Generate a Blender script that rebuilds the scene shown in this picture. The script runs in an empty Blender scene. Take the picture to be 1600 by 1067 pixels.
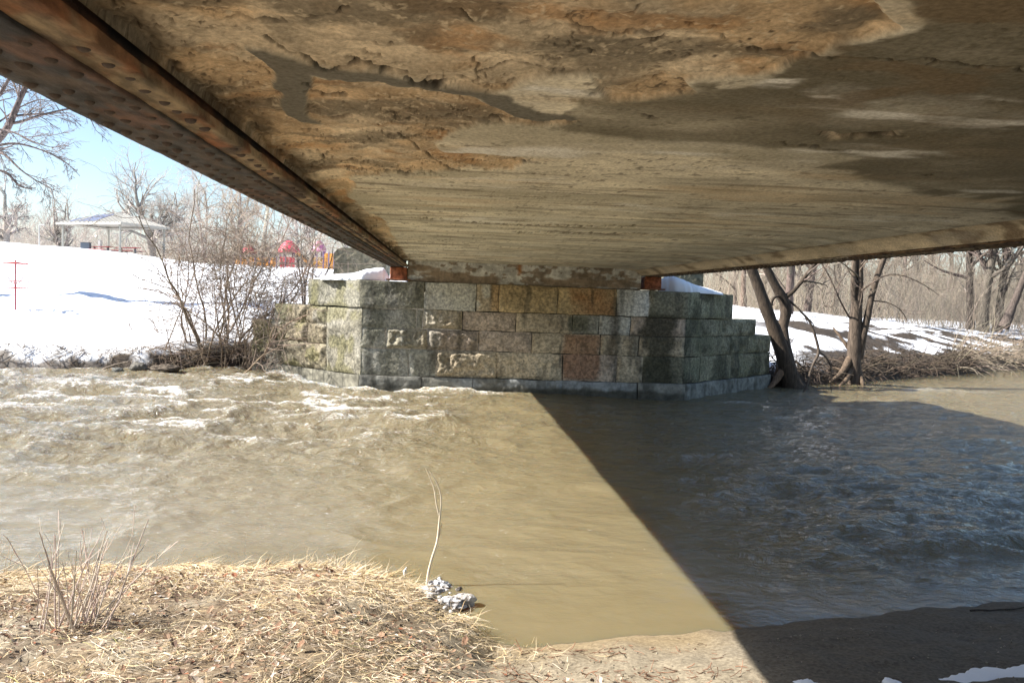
import bpy, math, random
import numpy as np
from mathutils import Matrix, Vector

rng = np.random.default_rng(7)
sc = bpy.context.scene
COL = sc.collection

# ------------------------------------------------------------------ camera
F, CX, CY = 1291.0, 800.0, 533.5
EYE = np.array([0.0, 0.0, 2.2])


def cam_axes(vp=(700, 461), slope=.036):
    d = np.array([vp[0] - CX, -(vp[1] - CY), F]); Y = d / np.linalg.norm(d)
    n = np.cross(Y, np.array([1, -slope, 0.])); n /= np.linalg.norm(n)
    if n[1] < 0: n = -n
    X = np.cross(Y, n)
    if X[0] < 0: X = -X
    return np.array([X, Y, n])


M = cam_axes()


def ray(x, y): return M @ np.array([x - CX, -(y - CY), F])
def at_z(x, y, z):
    d = ray(x, y); return EYE + d * (z - EYE[2]) / d[2]
def at_y(x, y, Y):
    d = ray(x, y); return EYE + d * (Y / d[1])
def to_px(P):
    c = (P - EYE) @ M
    return CX + F * c[..., 0] / c[..., 2], CY - F * c[..., 1] / c[..., 2]


cd = bpy.data.cameras.new('camera'); cam = bpy.data.objects.new('camera', cd); COL.objects.link(cam)
R = Matrix([[M[i, 0], M[i, 1], -M[i, 2]] for i in range(3)])
cam.matrix_world = Matrix.Translation(Vector(EYE)) @ R.to_4x4()
cd.sensor_width = 36; cd.lens = F / 1600 * 36; cd.clip_end = 3000; cd.clip_start = .05
sc.camera = cam

# ------------------------------------------------------------------ noise


def _h(ix, iy, iz, seed):
    with np.errstate(over='ignore'):
        h = (ix.astype(np.uint32) * np.uint32(374761393) + iy.astype(np.uint32) * np.uint32(668265263)
             + iz.astype(np.uint32) * np.uint32(2147483647) + np.uint32((seed * 1274126177) & 0xffffffff))
        h = (h ^ (h >> np.uint32(13))) * np.uint32(1274126177)
        h = h ^ (h >> np.uint32(16))
    return h.astype(np.float64) / 4294967295.0


def vn(x, y, z=0.0, seed=0):
    x, y, z = np.broadcast_arrays(np.asarray(x, float), np.asarray(y, float), np.asarray(z, float))
    fx, fy, fz = np.floor(x), np.floor(y), np.floor(z)
    ix, iy, iz = fx.astype(np.int64), fy.astype(np.int64), fz.astype(np.int64)
    u, v, w = x - fx, y - fy, z - fz
    u, v, w = u * u * (3 - 2 * u), v * v * (3 - 2 * v), w * w * (3 - 2 * w)
    r = 0
    for a in (0, 1):
        for b in (0, 1):
            for c in (0, 1):
                r = r + _h(ix + a, iy + b, iz + c, seed) * (u if a else 1 - u) * (v if b else 1 - v) * (w if c else 1 - w)
    return r


def fbm(x, y, z=0.0, seed=0, o=4, g=.5):
    s, a, t = 0, 1.0, 0
    x, y, z = np.asarray(x, float), np.asarray(y, float), np.asarray(z, float)
    for i in range(o):
        s = s + a * vn(x, y, z, seed + i * 17); t += a
        a *= g; x, y, z = x * 2.03 + 5.1, y * 2.03 + 1.7, z * 2.03 + 3.3
    return s / t


def sst(a, b, x):
    t = np.clip((x - a) / (b - a), 0, 1); return t * t * (3 - 2 * t)


def mixc(c, d, t):
    return c * (1 - t[..., None]) + np.array(d) * t[..., None]

# ------------------------------------------------------------------ mesh helpers


class MB:
    """collects shapes and links them as one mesh object"""

    def __init__(s):
        s.v, s.q, s.t, s.c, s.n = [], [], [], [], 0

    def add(s, v, q=None, t=None, c=None):
        v = np.asarray(v, float).reshape(-1, 3)
        if q is not None and len(q): s.q.append(np.asarray(q, np.int64).reshape(-1, 4) + s.n)
        if t is not None and len(t): s.t.append(np.asarray(t, np.int64).reshape(-1, 3) + s.n)
        cc = np.ones((len(v), 3)) * (np.array([.5, .5, .5]) if c is None else np.asarray(c, float).reshape(-1, 3))
        s.c.append(cc); s.v.append(v); s.n += len(v)
        return s

    def grid(s, P, c=None, wrap=False):
        r, k = P.shape[:2]
        i = np.arange(r * k).reshape(r, k)
        if wrap: i = np.concatenate([i, i[:, :1]], 1)
        q = np.stack([i[:-1, :-1], i[:-1, 1:], i[1:, 1:], i[1:, :-1]], -1).reshape(-1, 4)
        return s.add(P, q, None, c if c is None or np.ndim(c) == 1 else np.asarray(c).reshape(-1, 3))

    def tubes(s, P, Rr, n=5, c=None):
        """P (m,k,3) paths, Rr (m,k) radii, c (m,3) colours"""
        P = np.asarray(P, float)
        if P.ndim == 2: P = P[None]; Rr = np.asarray(Rr)[None]
        Rr = np.asarray(Rr, float)
        m, k = P.shape[:2]
        T = np.gradient(P, axis=1); T /= np.linalg.norm(T, axis=2, keepdims=True) + 1e-9
        mt = T.mean(1)
        ref = np.eye(3)[np.abs(mt).argmin(1)][:, None, :]
        A = np.cross(T, ref); A /= np.linalg.norm(A, axis=2, keepdims=True) + 1e-9
        B = np.cross(T, A)
        th = np.arange(n) / n * 2 * np.pi
        V = P[:, :, None] + Rr[:, :, None, None] * (A[:, :, None] * np.cos(th)[None, None, :, None] + B[:, :, None] * np.sin(th)[None, None, :, None])
        i = np.arange(m * k * n).reshape(m, k, n); j = np.roll(i, -1, 2)
        q = np.stack([i[:, :-1], j[:, :-1], j[:, 1:], i[:, 1:]], -1).reshape(-1, 4)
        cc = None
        if c is not None: cc = np.broadcast_to(np.asarray(c, float).reshape(-1, 1, 3), (m, k * n, 3)).reshape(-1, 3)
        return s.add(V, q, None, cc)

    def box(s, lo, hi, c=None, bev=0.0, rot=None, org=(0, 0, 0)):
        lo, hi = np.array(lo, float), np.array(hi, float)
        b = bev
        V, Q = [], []
        if b <= 0:
            V = [[(lo, hi)[x][0], (lo, hi)[y][1], (lo, hi)[z][2]] for x in (0, 1) for y in (0, 1) for z in (0, 1)]
            Q = [[0, 1, 3, 2], [4, 6, 7, 5], [0, 4, 5, 1], [2, 3, 7, 6], [0, 2, 6, 4], [1, 5, 7, 3]]
            T = None
        else:
            import bmesh
            bm = bmesh.new(); bmesh.ops.create_cube(bm, size=1)
            for w in bm.verts: w.co = Vector((lo + hi) / 2 + np.array(w.co) * (hi - lo))
            bmesh.ops.bevel(bm, geom=bm.edges[:], offset=b, segments=2, affect='EDGES', profile=.5)
            bm.verts.index_update()
            V = [w.co[:] for w in bm.verts]
            Q = [[w.index for w in f.verts] for f in bm.faces if len(f.verts) == 4]
            T = [[w.index for w in f.verts] for f in bm.faces if len(f.verts) == 3]; bm.free()
        V = np.array(V)
        if rot is not None: V = V @ np.array(rot).T
        return s.add(V + np.array(org), Q, T, c)

    def build(s, name, m, parent=None, smooth=True, loc=None):
        v = np.concatenate(s.v); c = np.concatenate(s.c)
        loc = np.zeros(3) if loc is None else np.array(loc, float)
        base = loc + (np.array(parent.matrix_world.translation) if parent else 0)
        me = bpy.data.meshes.new(name)
        q = np.concatenate(s.q) if s.q else np.zeros((0, 4), int); t = np.concatenate(s.t) if s.t else np.zeros((0, 3), int)
        me.vertices.add(len(v)); me.vertices.foreach_set('co', (v - base).astype(np.float32).ravel())
        lp = np.concatenate([q.ravel(), t.ravel()]).astype(np.int32)
        me.loops.add(len(lp)); me.loops.foreach_set('vertex_index', lp)
        st = np.concatenate([np.arange(len(q)) * 4, len(q) * 4 + np.arange(len(t)) * 3]).astype(np.int32)
        me.polygons.add(len(st)); me.polygons.foreach_set('loop_start', st)
        me.update(calc_edges=True); me.validate()
        a = me.color_attributes.new('col', 'FLOAT_COLOR', 'POINT')
        a.data.foreach_set('color', np.concatenate([c, np.ones((len(c), 1))], 1).astype(np.float32).ravel())
        me.polygons.foreach_set('use_smooth', np.full(len(me.polygons), smooth))
        me.materials.append(m)
        o = bpy.data.objects.new(name, me); COL.objects.link(o)
        o.location = Vector(loc)
        if parent: o.parent = parent
        if parent: UPD(o)
        return o


def UPD(o): bpy.context.view_layer.update()


def attr(o, name, arr):
    a = o.data.attributes.new(name, 'FLOAT', 'POINT'); a.data.foreach_set('value', np.asarray(arr, np.float32).ravel())


def tag(o, label=None, cat=None, group=None, kind=None):
    if label: o['label'] = label
    if cat: o['category'] = cat
    if group: o['group'] = group
    if kind: o['kind'] = kind
    return o


def thing(name, loc, label, cat, group=None):
    o = bpy.data.objects.new(name, None); COL.objects.link(o); o.location = Vector(loc); o.empty_display_size = .2
    UPD(o)
    return tag(o, label, cat, group)

# ------------------------------------------------------------------ materials


def mat(name, rough=.85, c1=(1, 1, 1), c2=None, scale=6, detail=6, use_col=True, bump=.3, bscale=None, stretch=(1, 1, 1), spec=.3, c2w=(.4, .62), bdist=.02, pits=0):
    m = bpy.data.materials.new(name); m.use_nodes = True
    N, L = m.node_tree.nodes, m.node_tree.links
    b = N['Principled BSDF']; b.inputs['Roughness'].default_value = rough; b.inputs['Specular IOR Level'].default_value = spec
    tc = N.new('ShaderNodeTexCoord'); mp = N.new('ShaderNodeMapping'); mp.inputs['Scale'].default_value = stretch
    L.new(tc.outputs['Object'], mp.inputs[0])
    n1 = N.new('ShaderNodeTexNoise'); n1.inputs['Scale'].default_value = scale; n1.inputs['Detail'].default_value = detail; n1.inputs['Roughness'].default_value = .65
    L.new(mp.outputs[0], n1.inputs[0])
    r = N.new('ShaderNodeValToRGB'); r.color_ramp.elements[0].position = c2w[0]; r.color_ramp.elements[1].position = c2w[1]
    r.color_ramp.elements[0].color = (*c1, 1); r.color_ramp.elements[1].color = (*(c2 or c1), 1)
    L.new(n1.outputs[0], r.inputs[0])
    if use_col:
        a = N.new('ShaderNodeVertexColor'); a.layer_name = 'col'
        x = N.new('ShaderNodeMix'); x.data_type = 'RGBA'; x.blend_type = 'MULTIPLY'; x.inputs[0].default_value = 1
        L.new(a.outputs[0], x.inputs[6]); L.new(r.outputs[0], x.inputs[7]); out = x.outputs[2]
        for sc_, th_ in ((pits, .30), (pits * 2.7, .26)) if pits else ():
            # small dark pits and pale grains of aggregate
            vo = N.new('ShaderNodeTexVoronoi'); vo.inputs['Scale'].default_value = sc_; L.new(mp.outputs[0], vo.inputs[0])
            nz = N.new('ShaderNodeTexNoise'); nz.inputs['Scale'].default_value = sc_ * .16; nz.inputs['Detail'].default_value = 4; L.new(mp.outputs[0], nz.inputs[0])
            ad = N.new('ShaderNodeMath'); ad.operation = 'MULTIPLY_ADD'; L.new(nz.outputs[0], ad.inputs[0]); ad.inputs[1].default_value = -1.1; ad.inputs[2].default_value = .36 + th_
            lt = N.new('ShaderNodeMath'); lt.operation = 'SUBTRACT'; L.new(ad.outputs[0], lt.inputs[0]); L.new(vo.outputs['Distance'], lt.inputs[1])
            mr = N.new('ShaderNodeMapRange'); L.new(lt.outputs[0], mr.inputs[0]); mr.inputs[1].default_value = 0; mr.inputs[2].default_value = .12; mr.inputs[3].default_value = 0; mr.inputs[4].default_value = .8
            y = N.new('ShaderNodeMix'); y.data_type = 'RGBA'; L.new(mr.outputs[0], y.inputs[0]); L.new(out, y.inputs[6]); y.inputs[7].default_value = (.055, .042, .03, 1); out = y.outputs[2]
        L.new(out, b.inputs['Base Color'])
    else:
        L.new(r.outputs[0], b.inputs['Base Color'])
    if bump:
        n2 = N.new('ShaderNodeTexNoise'); n2.inputs['Scale'].default_value = bscale or scale * 3; n2.inputs['Detail'].default_value = 8; n2.inputs['Roughness'].default_value = .65
        L.new(mp.outputs[0], n2.inputs[0])
        bp = N.new('ShaderNodeBump'); bp.inputs['Strength'].default_value = bump; bp.inputs['Distance'].default_value = bdist
        L.new(n2.outputs[0], bp.inputs['Height']); L.new(bp.outputs[0], b.inputs['Normal'])
    return m


M_soffit = mat('spalled_concrete', .9, (.74, .73, .71), (1.18, 1.18, 1.18), 48, 4, bump=.35, bscale=60, stretch=(1, 1, 1), bdist=.006, c2w=(.36, .66))
M_stone = mat('abutment_stone', .9, (.58, .58, .58), (1.3, 1.28, 1.25), 17, 10, bump=1.0, bscale=34, bdist=.022, pits=20)
M_conc = mat('weathered_concrete', .9, (.65, .65, .65), (1.2, 1.2, 1.2), 7, 9, bump=.6, bscale=22, bdist=.012)
M_rust = mat('rusty_steel', .8, (.5, .5, .5), (1.3, 1.3, 1.3), 11, 9, bump=.8, bscale=40, stretch=(1.2, .5, 1), bdist=.006)
M_snow = mat('snow', .75, (.9, .92, .95), (.97, .98, 1), 1.6, 5, bump=.35, bscale=5, bdist=.05)
M_bank = mat('snow_and_earth', .85, (.88, .88, .9), (1.02, 1.02, 1.02), 5, 7, bump=.5, bscale=9, bdist=.04)
M_ground = mat('river_sand', .92, (.7, .68, .66), (1.2, 1.2, 1.2), 40, 9, bump=.6, bscale=120, bdist=.006)
M_bark = mat('bark', .9, (.6, .58, .56), (1.3, 1.28, 1.25), 12, 7, bump=.8, bscale=26, stretch=(1.6, 1.6, .35), bdist=.02)
M_twig = mat('twigs', .9, (.8, .8, .8), (1.15, 1.15, 1.15), 8, 3, bump=0)
M_straw = mat('straw', .8, (.85, .85, .85), (1.12, 1.12, 1.12), 12, 3, bump=0)
M_leaf = mat('dead_leaves', .8, (.75, .75, .75), (1.2, 1.2, 1.2), 40, 4, bump=.2)
M_paint = mat('painted_metal', .5, (.92, .92, .92), (1.05, 1.05, 1.05), 5, 4, bump=.05, spec=.5)
M_ice = mat('dirty_ice', .45, (.55, .55, .58), (1.1, 1.1, 1.1), 22, 7, bump=.9, bscale=30, bdist=.02, spec=.5)


def water_mat():
    m = bpy.data.materials.new('muddy_water'); m.use_nodes = True
    N, L = m.node_tree.nodes, m.node_tree.links
    b = N['Principled BSDF']; b.inputs['IOR'].default_value = 1.333
    b.subsurface_method = 'BURLEY'; b.inputs['Subsurface Weight'].default_value = .75; b.inputs['Subsurface Scale'].default_value = .16; b.inputs['Subsurface Radius'].default_value = (1, .55, .22)
    tc = N.new('ShaderNodeTexCoord')

    def noise(scale, st, det=5, dist=0.0):
        mp = N.new('ShaderNodeMapping'); mp.inputs['Scale'].default_value = st; L.new(tc.outputs['Object'], mp.inputs[0])
        n = N.new('ShaderNodeTexNoise'); n.inputs['Scale'].default_value = scale; n.inputs['Detail'].default_value = det; n.inputs['Distortion'].default_value = dist
        n.inputs['Roughness'].default_value = .6
        L.new(mp.outputs[0], n.inputs[0]); return n.outputs[0]

    def math_(op, a, c, cl=False):
        x = N.new('ShaderNodeMath'); x.operation = op; x.use_clamp = cl
        for i, w in enumerate((a, c)):
            if w is None: continue
            if isinstance(w, (int, float)): x.inputs[i].default_value = w
            else: L.new(w, x.inputs[i])
        return x.outputs[0]
    fo = N.new('ShaderNodeAttribute'); fo.attribute_name = 'foam'
    n = noise(17, (.8, 1.6, 1), 10, .9)
    mask = N.new('ShaderNodeMapRange'); mask.interpolation_type = 'SMOOTHSTEP'
    L.new(math_('ADD', n, fo.outputs['Fac']), mask.inputs[0]); mask.inputs[1].default_value = .84; mask.inputs[2].default_value = 1.16
    mud = N.new('ShaderNodeMix'); mud.data_type = 'RGBA'
    L.new(noise(.9, (1, 2, 1), 5, .8), mud.inputs[0]); mud.inputs[6].default_value = (.134, .107, .056, 1); mud.inputs[7].default_value = (.190, .158, .094, 1)
    # aerated water is paler and greyer; sky glare is painted in with it
    ae = N.new('ShaderNodeMapRange'); L.new(fo.outputs['Fac'], ae.inputs[0]); ae.inputs[1].default_value = .19; ae.inputs[2].default_value = .46; ae.inputs[4].default_value = .6
    mu2 = N.new('ShaderNodeMix'); mu2.data_type = 'RGBA'; L.new(ae.outputs[0], mu2.inputs[0]); L.new(mud.outputs[2], mu2.inputs[6]); mu2.inputs[7].default_value = (.265, .235, .18, 1); mud = mu2
    mx = N.new('ShaderNodeMix'); mx.data_type = 'RGBA'
    L.new(mask.outputs[0], mx.inputs[0]); L.new(mud.outputs[2], mx.inputs[6]); mx.inputs[7].default_value = (.72, .71, .67, 1)
    L.new(mx.outputs[2], b.inputs['Base Color'])
    rr = N.new('ShaderNodeMapRange'); L.new(mask.outputs[0], rr.inputs[0]); rr.inputs[3].default_value = .045; rr.inputs[4].default_value = .7
    L.new(rr.outputs[0], b.inputs['Roughness'])
    rp = N.new('ShaderNodeAttribute'); rp.attribute_name = 'chop'
    h = math_('ADD', math_('MULTIPLY', noise(3.2, (1, 1.5, 1), 6, .9), 1.0), math_('MULTIPLY', noise(11, (.8, 1.5, 1), 4, .5), .35))
    bp = N.new('ShaderNodeBump'); bp.inputs['Distance'].default_value = .15
    L.new(math_('MULTIPLY', rp.outputs['Fac'], 1.0), bp.inputs['Strength']); L.new(h, bp.inputs['Height']); L.new(bp.outputs[0], b.inputs['Normal'])
    return m


M_water = water_mat()

# ------------------------------------------------------------------ light
S = np.array([-1.0, -.035, .84]); S /= np.linalg.norm(S)
w = bpy.data.worlds.new('World'); sc.world = w; w.use_nodes = True
sky = w.node_tree.nodes.new('ShaderNodeTexSky'); sky.sky_type = 'NISHITA'; sky.sun_disc = False
sky.sun_elevation = math.asin(S[2]); sky.sun_rotation = math.atan2(S[0], S[1]) % (2 * math.pi)
sky.air_density = 1.0; sky.dust_density = .8; sky.ozone_density = 2.2
bg = w.node_tree.nodes['Background']; bg.inputs[1].default_value = .078
w.node_tree.links.new(sky.outputs[0], bg.inputs[0])
sl = bpy.data.lights.new('sun', 'SUN'); sl.energy = 5.0; sl.angle = math.radians(.5); sl.color = (1, .95, .87)
so = bpy.data.objects.new('sun', sl); COL.objects.link(so)
so.rotation_euler = Vector(-S).to_track_quat('-Z', 'Y').to_euler(); so.location = (-30, -5, 30)
sc.view_settings.view_transform = 'Standard'; sc.view_settings.look = 'None'; sc.view_settings.gamma = 1
sc.view_settings.exposure = 1.5
sc.render.engine = 'CYCLES'
sc.cycles.use_denoising = True
sc.cycles.max_bounces = 10; sc.cycles.diffuse_bounces = 5; sc.cycles.glossy_bounces = 4
sc.cycles.sample_clamp_indirect = 8

# ------------------------------------------------------------------ bridge
ZS = 2.95            # soffit
ZF = 2.80            # underside of the girder flanges
XL, XR = -.97, 4.27  # soffit edges
Y0, Y1 = -3.0, 18.95


def inpoly(px, py, poly):
    r = np.zeros(px.shape, bool); n = len(poly)
    for i in range(n):
        x1, y1 = poly[i]; x2, y2 = poly[(i + 1) % n]
        c = (y1 > py) != (y2 > py)
        with np.errstate(divide='ignore', invalid='ignore'):
            xi = (x2 - x1) * (py - y1) / (y2 - y1 + 1e-12) + x1
        r ^= c & (px < xi)
    return r


def seg_dist(px, py, path):
    d = np.full(px.shape, 1e9)
    for (x1, y1), (x2, y2) in zip(path[:-1], path[1:]):
        t = np.clip(((px - x1) * (x2 - x1) + (py - y1) * (y2 - y1)) / ((x2 - x1) ** 2 + (y2 - y1) ** 2 + 1e-9), 0, 1)
        d = np.minimum(d, np.hypot(px - x1 - t * (x2 - x1), py - y1 - t * (y2 - y1)))
    return d


def smooth_mask(m, n=2):
    m = m.astype(float)
    for _ in range(n):
        for ax in (0, 1):
            m = (np.roll(m, 1, ax) + 2 * m + np.roll(m, -1, ax)) / 4
    return m


def build_bridge():
    br = thing('girder_bridge', (1.75, 8, 2.8), 'old rusty girder bridge with spalled concrete underside spanning the muddy river', 'bridge')
    # --- soffit: rows even in 1/Y so that the near, large-looking concrete gets the fine mesh
    iy = np.linspace(1 / 1.75, 1 / Y1, 470)
    ys = 1 / iy
    ys = np.concatenate([np.linspace(Y0, 1.7, 120), ys])
    xs = np.concatenate([np.linspace(XL, -.75, 30)[:-1], np.linspace(-.75, 1.6, 560)[:-1], np.linspace(1.6, XR, 330)])
    X, Y = np.meshgrid(xs, ys)
    P = np.stack([X, Y, np.full_like(X, ZS)], -1)
    Pf = P.copy(); Pf[..., 1] = 1.7 + np.abs(Pf[..., 1] - 1.7)   # the same wear runs on overhead
    px, py = to_px(Pf)
    jx = (fbm(X * 3, Y * 3, 0, 3, 4) - .5); jy = (fbm(X * 3, Y * 3, 0, 9, 4) - .5)
    k = np.clip(3.0 / Pf[..., 1], .1, 1.3)
    qx, qy = px + jx * 75 * k, py + jy * 42 * k
    spA = [(-900, -900), (1345, -900), (1345, 0), (1385, 48), (1290, 78), (1220, 110), (1140, 122), (1050, 132), (880, 130), (800, 142), (745, 152), (640, 127), (560, 122), (470, 104), (400, 70), (430, 110), (440, 165), (500, 190), (560, 215), (640, 275), (560, 275), (540, 300), (600, 350), (640, 405), (560, 390), (-900, -200)]
    spB = [(470, 135), (540, 140), (640, 140), (740, 165), (830, 180), (908, 188), (880, 196), (800, 194), (740, 202), (690, 222), (700, 240), (832, 250), (820, 260), (720, 270), (600, 274), (560, 275), (400, 220), (440, 165)]
    spC = [(930, 132), (1060, 128), (1080, 145), (960, 158)]
    spD = [(1270, 205), (1420, 205), (1400, 215), (1290, 214)]
    sp = inpoly(qx, qy, spA) | inpoly(qx, qy, spB) | inpoly(qx, qy, spC) | inpoly(qx, qy, spD)
    band = inpoly(qx, qy, [(385, 70), (425, 78), (480, 108), (560, 122), (700, 134), (760, 150), (900, 178), (905, 190), (830, 188), (740, 163), (640, 140), (540, 140), (472, 133), (478, 165), (500, 197), (465, 190), (440, 165), (420, 120)])
    sp &= ~band
    sp = smooth_mask(sp, 2); band = smooth_mask(band, 3)
    olive = inpoly(px + jx * 160 * k, py + jy * 90 * k, [(1330, -900), (2600, -900), (2600, 330), (1600, 325), (1450, 300), (1250, 242), (1000, 218), (880, 198), (900, 170), (1000, 150), (1150, 122), (1230, 108), (1300, 75), (1390, 50)])
    olive = np.clip(smooth_mask(olive, 7) * (.65 + .7 * fbm(X * 4, Y * 6, 0, 33, 5)), 0, 1)
    # streaky noise along the board marks (boards run across the bridge)
    fy = sst(4.5, 9, Y); st = fbm(X * 1.8, Y * 2.6, 0, 20, 6) * (1 - fy) + fbm(X * 1.2, Y * 6, 0, 21, 5) * fy; st2 = fbm(X * .9, Y * 9, 0, 25, 5)
    C = np.broadcast_to(np.array([.70, .66, .55]), X.shape + (3,)).copy()
    C *= ((.40 + 1.2 * st) * (.86 + .28 * fbm(X * 24, Y * 24, 0, 27, 4, .7)))[..., None]
    C = mixc(C, (.14, .12, .09), sst(.66, .74, fbm(X * 20, Y * 20, 0, 29, 4)) * .7)
    C = mixc(C, (.42, .395, .31), sst(.5, .72, fbm(X * 1.1, Y * 2.5, 0, 31, 5)) * .7)
    C = mixc(C, (.62, .48, .31), sst(.56, .75, fbm(X * .9, Y * 3.5, 0, 41, 5)) * .5)
    C = mixc(C, (.15, .135, .095), olive * (1.05 - .4 * st))
    C = mixc(C, (.145, .14, .12), band * .95)
    # efflorescence
    wm = np.zeros_like(X)
    for ex, ey, rx, ry, a in [(1225, 128, 42, 9, 1), (1312, 146, 52, 13, .9), (1450, 172, 170, 20, .75), (1560, 185, 130, 16, .7), (1340, 190, 90, 10, .5), (1070, 232, 130, 15, .7), (1340, 240, 130, 14, .65), (860, 236, 95, 10, .7), (740, 235, 50, 8, .8), (860, 150, 90, 12, .6), (760, 285, 160, 7, .5), (1400, 342, 90, 8, .7), (980, 325, 120, 5, .5), (1180, 335, 70, 5, .6), (1560, 300, 60, 5, .5), (780, 345, 120, 4, .6), (1120, 262, 60, 5, .4)]:
        d = ((px + jx * 60 * k - ex) / rx) ** 2 + ((py + jy * 30 * k - ey) / ry) ** 2
        wm = np.maximum(wm, a * np.exp(-d ** 2 * .7))
    wm = wm * sst(.10, .75, wm + (fbm(X * 5, Y * 12, 0, 53, 5) - .5) * 1.3)
    wn = sst(.42, .62, fbm(X * 2.2 + Y * .8, Y * 8, 0, 51, 5))
    C = mixc(C, (.78, .78, .74), np.clip(wm * (.15 + 1.1 * wn), 0, 1) * .8)
    C = mixc(C, (.70, .69, .63), sst(.56, .72, st2) * .55 * sst(4, 9, Y))
    C = mixc(C, (.13, .10, .065), sst(.60, .72, fbm(X * 1.6, Y * 16, 0, 57, 4)) * .6 * sst(3.2, 6, Y))
    # spalled brown aggregate
    n1 = fbm(X * 7, Y * 7, 0, 61, 6, .62); n2 = fbm(X * 26, Y * 26, 0, 65, 4, .7)
    B = np.broadcast_to(np.array([.60, .46, .305]), X.shape + (3,)).copy()
    B = mixc(B, (.70, .62, .49), sst(.46, .62, fbm(X * 2.3, Y * 2.3, 0, 71, 5)) * .75)
    B = mixc(B, (.46, .27, .13), sst(.56, .72, fbm(X * 3.1, Y * 4, 0, 75, 4)) * .7)
    B *= ((.35 + 1.3 * n1) * (.45 + 1.15 * fbm(X * 1.3, Y * 1.6, 0, 73, 4)))[..., None]
    B = mixc(B, (.17, .15, .115), sst(.57, .68, fbm(X * 1.9 + 4, Y * 2.8, 0, 79, 5)) * .75)
    B = mixc(B, (.07, .05, .035), sst(.60, .70, n2) * .8 * sst(.42, .58, fbm(X * 2.5, Y * 2.5, 0, 83, 3)))
    B = mixc(B, (.80, .70, .54), sst(.62, .72, fbm(X * 30, Y * 30, 0, 87, 3, .7)) * .5)
    C = C * (1 - sp[..., None]) + B * sp[..., None]
    C = mixc(C, (.86, .86, .83), np.clip(wm * (.10 + 1.35 * wn), 0, 1) * .85 * (1 - .5 * sp))
    # near right: aggregate shows again, darker
    ag = sst(.55, .66, fbm(X * 3, Y * 6, 0, 81, 5)) * sst(1150, 1400, px) * (1 - sst(90, 150, np.abs(py - 75)))
    C = mixc(C, (.20, .13, .065), ag * .45)
    # cracks and breaks
    ck = np.zeros_like(X); wob = (fbm(X * 16, Y * 16, 0, 91, 3) - .5)
    for path, wd in [([(418, 68), (445, 85), (480, 98), (510, 110), (560, 108), (600, 116), (640, 122)], 5), ([(640, 130), (700, 133), (742, 131), (744, 92)], 4), ([(742, 125), (770, 112), (800, 108), (845, 112)], 4), ([(480, 37), (520, 28), (550, 26)], 3), ([(355, 38), (375, 40), (450, 48)], 3), ([(745, 90), (760, 95)], 4), ([(472, 130), (490, 135), (470, 140)], 4), ([(500, 182), (515, 188), (550, 190)], 3), ([(605, 185), (650, 192), (690, 195)], 3), ([(625, 215), (690, 262), (720, 268)], 2.5), ([(690, 188), (800, 193), (880, 195), (905, 188)], 3.5), ([(780, 255), (830, 258), (832, 248)], 3.5), ([(1162, 83), (1250, 88), (1340, 92), (1460, 97)], 2.2), ([(1340, 92), (1480, 100), (1620, 112)], 3), ([(960, 62), (1060, 55), (1120, 50)], 4.5), ([(970, 72), (1040, 66)], 3), ([(920, 145), (970, 148)], 4), ([(990, 178), (1030, 184)], 4), ([(1280, 208), (1330, 214), (1410, 211)], 5), ([(1200, 222), (1330, 236)], 2), ([(1440, 278), (1500, 262)], 2), ([(900, 30), (990, 28), (995, 10)], 4), ([(860, 50), (960, 60)], 3), ([(640, 340), (800, 352), (1000, 354)], 1.6), ([(700, 275), (560, 268)], 2), ([(520, 235), (500, 262), (470, 265)], 4), ([(420, 245), (450, 270), (520, 330), (600, 395)], 6), ([(250, 130), (330, 200), (420, 270)], 4), ([(1220, 370), (1000, 366), (800, 363)], 1.5), ([(480, 150), (540, 158)], 3), ([(550, 75), (620, 80)], 3), ([(700, 30), (760, 45)], 3)]:
        wl = np.array(path)
        cdst = seg_dist(px + wob * 26 * k, py + wob * 20 * k, path)
        ck = np.maximum(ck, (1 - sst(wd * .15, wd * .62, cdst)) * sst(.30, .5, fbm(X * 4, Y * 5, 0, 93, 3) + .12))
    # many short breaks in the spalled concrete
    cn = np.abs(fbm(X * 5 + jx * 2, Y * 8 + jy * 2, 0, 101, 4) - .5)
    ck2 = (1 - sst(.004, .016, cn)) * sst(.5, .6, fbm(X * 2, Y * 2, 0, 105, 3)) * (.25 + .75 * sp)
    ck = np.maximum(ck, ck2 * .9)
    cn = np.abs(fbm(X * 9 + jx * 3, Y * 13 + jy * 3, 0, 107, 4) - .5)
    ck = np.maximum(ck, (1 - sst(.004, .014, cn)) * sst(.50, .6, fbm(X * 3, Y * 3, 0, 109, 3)) * (.12 + .88 * sp) * .8)
    C = mixc(C, (.028, .020, .014), ck * .93)
    # shade painted dark into the joint along the left girder, plus a grimy edge
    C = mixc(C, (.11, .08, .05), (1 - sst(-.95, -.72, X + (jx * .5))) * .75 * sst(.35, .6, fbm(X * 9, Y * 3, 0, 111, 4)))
    # relief
    Z = ZS + sp * (.018 + .05 * (n1 - .5)) + ck * .022 + (st - .5) * .008 * (1 - sp) + (n2 - .5) * .008 * sp
    el = 1 - sst(XL, -.68, X); er = sst(3.95, XR, X)
    Z = Z - el * (.02 + .05 * (fbm(X * 4, Y * 3, 0, 121, 4) - .5)) - er * .03 + el * (fbm(X * 12, Y * 8, 0, 125, 3) - .5) * .05
    Z[:, 0] = ZS - .03
    P[..., 2] = Z
    mb = MB().grid(P[::-1], C[::-1])
    sof = mb.build('deck_slab', M_soffit, br)
    # body of the slab above (keeps the light out)
    MB().box((XL - .25, Y0, ZS + .18), (XR + .5, Y1 + 1.2, 3.5), (.3, .28, .25)).build('road_deck', M_conc, br)
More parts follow.
